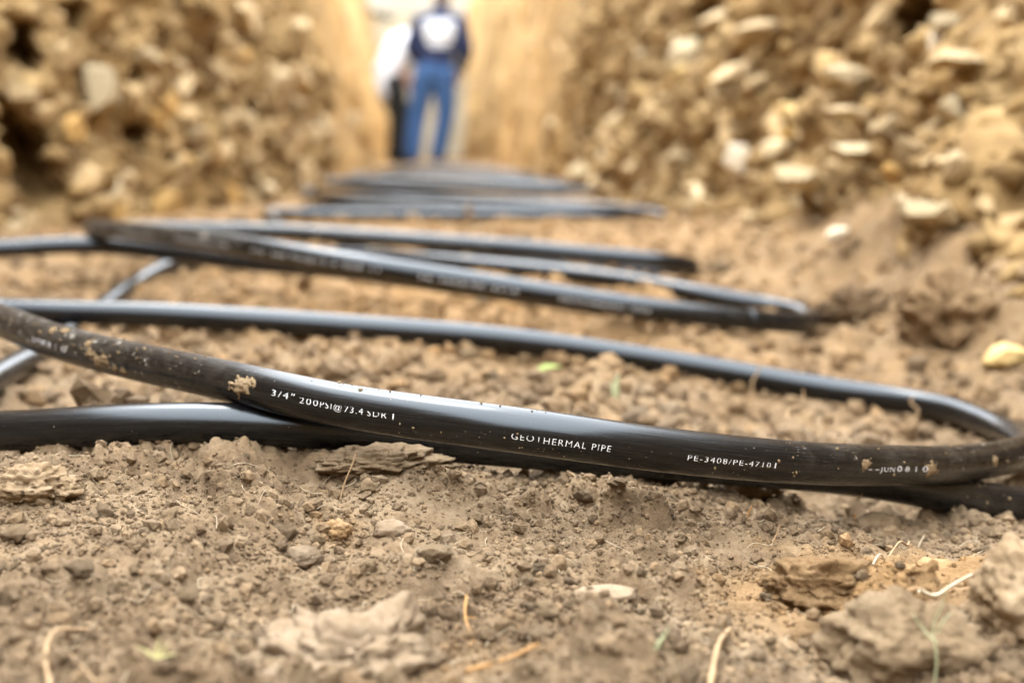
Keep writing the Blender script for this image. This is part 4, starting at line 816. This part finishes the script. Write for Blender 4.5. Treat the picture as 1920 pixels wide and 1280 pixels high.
# standing man, seen from behind
nav = dict(pel=(.02, 0, .96), ch=(.07, .01, 1.36), nk=(.085, .03, 1.53), hd=(.10, .06, 1.655),
           sl=(-.115, .0, 1.44), sr=(.265, .0, 1.44), el=(-.225, .03, 1.17), er=(.345, .01, 1.16), wl=(-.11, .20, 1.02), wr=(.27, .15, .93),
           hl=(-.075, 0, .93), hr=(.115, 0, .93), kl=(-.17, .04, .50), kr=(.135, .03, .50), al=(-.215, 0, .09), ar=(.045, .02, .09))
def nav_body(bm):
    n = nav
    limb(bm, [n['pel'], (.04, 0, 1.15), n['ch'], (.075, .01, 1.46)], [.135, .130, .150, .11], 1.12, .72)
    limb(bm, [(.08, .01, 1.46), n['nk'], (.095, .05, 1.60)], [.075, .056, .055]); head(bm, n['hd'], (.05, 1, -.25))
    for s in 'lr':
        limb(bm, [n['s' + s], n['e' + s], n['w' + s]], [.058, .043, .030]); sg = -1 if s == 'l' else 1
        hand(bm, n['w' + s], np.array(n['w' + s]) - np.array(n['e' + s]) + (0, 0, -.1), (0, 1, .2))
        limb(bm, [n['h' + s], n['k' + s], n['a' + s]], [.085, .058, .042]); a = np.array(n['a' + s]); limb(bm, [a + (0, -.03, -.045), a + (0, .07, -.055), a + (0, .17, -.062)], [.035, .036, .026])
def nav_shirt(bm):
    n = nav
    limb(bm, [(.03, 0, 1.0), (.04, 0, 1.15), n['ch'], (.075, .01, 1.455)], [.168, .168, .192, .145], 1.16, .78)
    limb(bm, [(.078, .01, 1.47), (.085, .025, 1.525)], [.085, .068])
    for s in 'lr': limb(bm, [n['s' + s], n['e' + s], np.array(n['e' + s]) * .3 + np.array(n['w' + s]) * .7], [.098, .084, .066])
def nav_jeans(bm):
    n = nav
    limb(bm, [(.02, 0, .93), (.025, 0, 1.03)], [.165, .16], 1.14, .82)
    for s in 'lr': limb(bm, [n['h' + s], n['k' + s], n['a' + s]], [.128, .100, .084])
def boots_of(n, s):
    def f(bm):
        if 1:
            a = np.array(n['a' + s]); limb(bm, [a + (0, 0, .05), a + (0, -.01, -.03)], [.055, .052]); limb(bm, [a + (0, -.04, -.04), a + (0, .08, -.048), a + (0, .19, -.055)], [.042, .045, .032])
    return f
def hair_of(c, look, up=(0, 0, 1)):
    def f(bm):
        cc = np.array(c, float); l = np.array(look, float); l /= np.linalg.norm(l); u = np.array(up, float); u -= l * (u @ l); u /= np.linalg.norm(u)
        limb(bm, [cc - l * .030 - u * .03, cc - l * .018 + u * .045, cc + l * .03 + u * .07], [.074, .083, .060], .98, 1.05, 18)
    return f
P1 = person('standing person seen from behind in navy top with white back print and blue jeans', -.82, 14.35, M['skin'],
            [('shirt', nav_shirt, M['navy'], .012), ('jeans', nav_jeans, M['denim'], .012), ('boot', boots_of(nav, 'l'), M['boot'], .010), ('boot', boots_of(nav, 'r'), M['boot'], .010), ('hair', hair_of(nav['hd'], (.05, 1, -.25)), M['hair'], .010)], nav_body)
def back_print(p):                                     # faded white block on the back of the top, lying on the cloth
    sh = [c for c in p.children if c.name.startswith('shirt')][0]; me = sh.data
    bv = BVHTree.FromPolygons([v.co.copy() for v in me.vertices], [tuple(f.vertices) for f in me.polygons])
    V = []; F = []
    for z0, z1, x0, x1, arch in ((1.395, 1.465, -.085, .235, .018), (1.305, 1.380, -.085, .235, .0), (1.225, 1.292, -.055, .205, .0), (1.185, 1.214, -.02, .165, .0)):
        n = 26; b = len(V)
        for i in range(n + 1):
            x = x0 + (x1 - x0) * i / n; k = 1 - (2 * i / n - 1) ** 2
            for j in range(7):
                z = z0 + (z1 - z0) * j / 6 + arch * (k - 1) * .8
                h = bv.ray_cast(Vector((x, -1, z)), Vector((0, 1, 0)))[0]; y = h.y if h else -.1
                V.append((x, y - .003, z))
        for i in range(n):
            for j in range(6): q = b + i * 7 + j; F.append((q, q + 7, q + 8, q + 1))
    me2 = mesh('back_print', V, F); put('back_print', me2, [M['print_white']], sh)
back_print(P1)
# second man, bending forward beside him
bend = dict(pel=(-.10, 0, .86), ch=(.02, .10, 1.20), nk=(.13, .17, 1.36), hd=(.235, .24, 1.37), sl=(-.06, .20, 1.27), sr=(.09, -.02, 1.24),
            el=(.00, .34, .98), er=(.005, -.10, .98), wl=(.16, .40, .75), wr=(.15, -.04, .74), hl=(-.10, .09, .83), hr=(-.06, -.09, .83), kl=(-.02, .16, .47), kr=(.02, -.04, .47), al=(-.07, .10, .09), ar=(.0, -.10, .09))
def bend_body(bm):
    n = bend
    limb(bm, [n['pel'], (-.06, .05, 1.03), n['ch'], (.07, .13, 1.28)], [.13, .125, .14, .10], .85, 1.05)
    limb(bm, [(.07, .13, 1.27), n['nk'], (.19, .21, 1.38)], [.075, .056, .055]); head(bm, n['hd'], (.75, .3, -.6), (.6, .2, .75))
    for s in 'lr':
        limb(bm, [n['s' + s], n['e' + s], n['w' + s]], [.056, .044, .031]); hand(bm, n['w' + s], np.array(n['w' + s]) - np.array(n['e' + s]), (0, 1, .2))
        limb(bm, [n['h' + s], n['k' + s], n['a' + s]], [.082, .056, .042]); a = np.array(n['a' + s]); limb(bm, [a + (-.03, 0, -.045), a + (.07, 0, -.055), a + (.16, 0, -.062)], [.035, .036, .026])
def bend_shirt(bm):
    n = bend
    limb(bm, [(-.15, 0, .78), (-.10, .03, .95), n['ch'], (.06, .12, 1.27)], [.178, .185, .195, .14], .98, 1.05)
    limb(bm, [(.06, .12, 1.27), (.10, .15, 1.32)], [.085, .07])
    for s in 'lr': limb(bm, [n['s' + s], np.array(n['s' + s]) * .35 + np.array(n['e' + s]) * .65], [.10, .09])
def bend_trousers(bm):
    n = bend
    limb(bm, [(-.09, 0, .82), (-.10, 0, .90)], [.135, .135], .9, 1.05)
    for s in 'lr': limb(bm, [n['h' + s], n['k' + s], n['a' + s]], [.122, .100, .084])
def bend_boots(s):
    def f(bm):
        a = np.array(bend['a' + s]); limb(bm, [a + (0, 0, .05), a + (-.01, 0, -.03)], [.055, .052]); limb(bm, [a + (-.04, 0, -.04), a + (.08, 0, -.048), a + (.18, 0, -.055)], [.042, .045, .032])
    return f
person('stooping person in white shirt and dark trousers, head hidden behind the navy figure', -1.19, 14.7, M['skin'],
       [('shirt', bend_shirt, M['white_cloth'], .012), ('trousers', bend_trousers, M['dark_cloth'], .012), ('boot', bend_boots('l'), M['boot'], .010), ('boot', bend_boots('r'), M['boot'], .010), ('hair', hair_of(bend['hd'], (.75, .3, -.6), (.6, .2, .75)), M['hair'], .010)], bend_body)
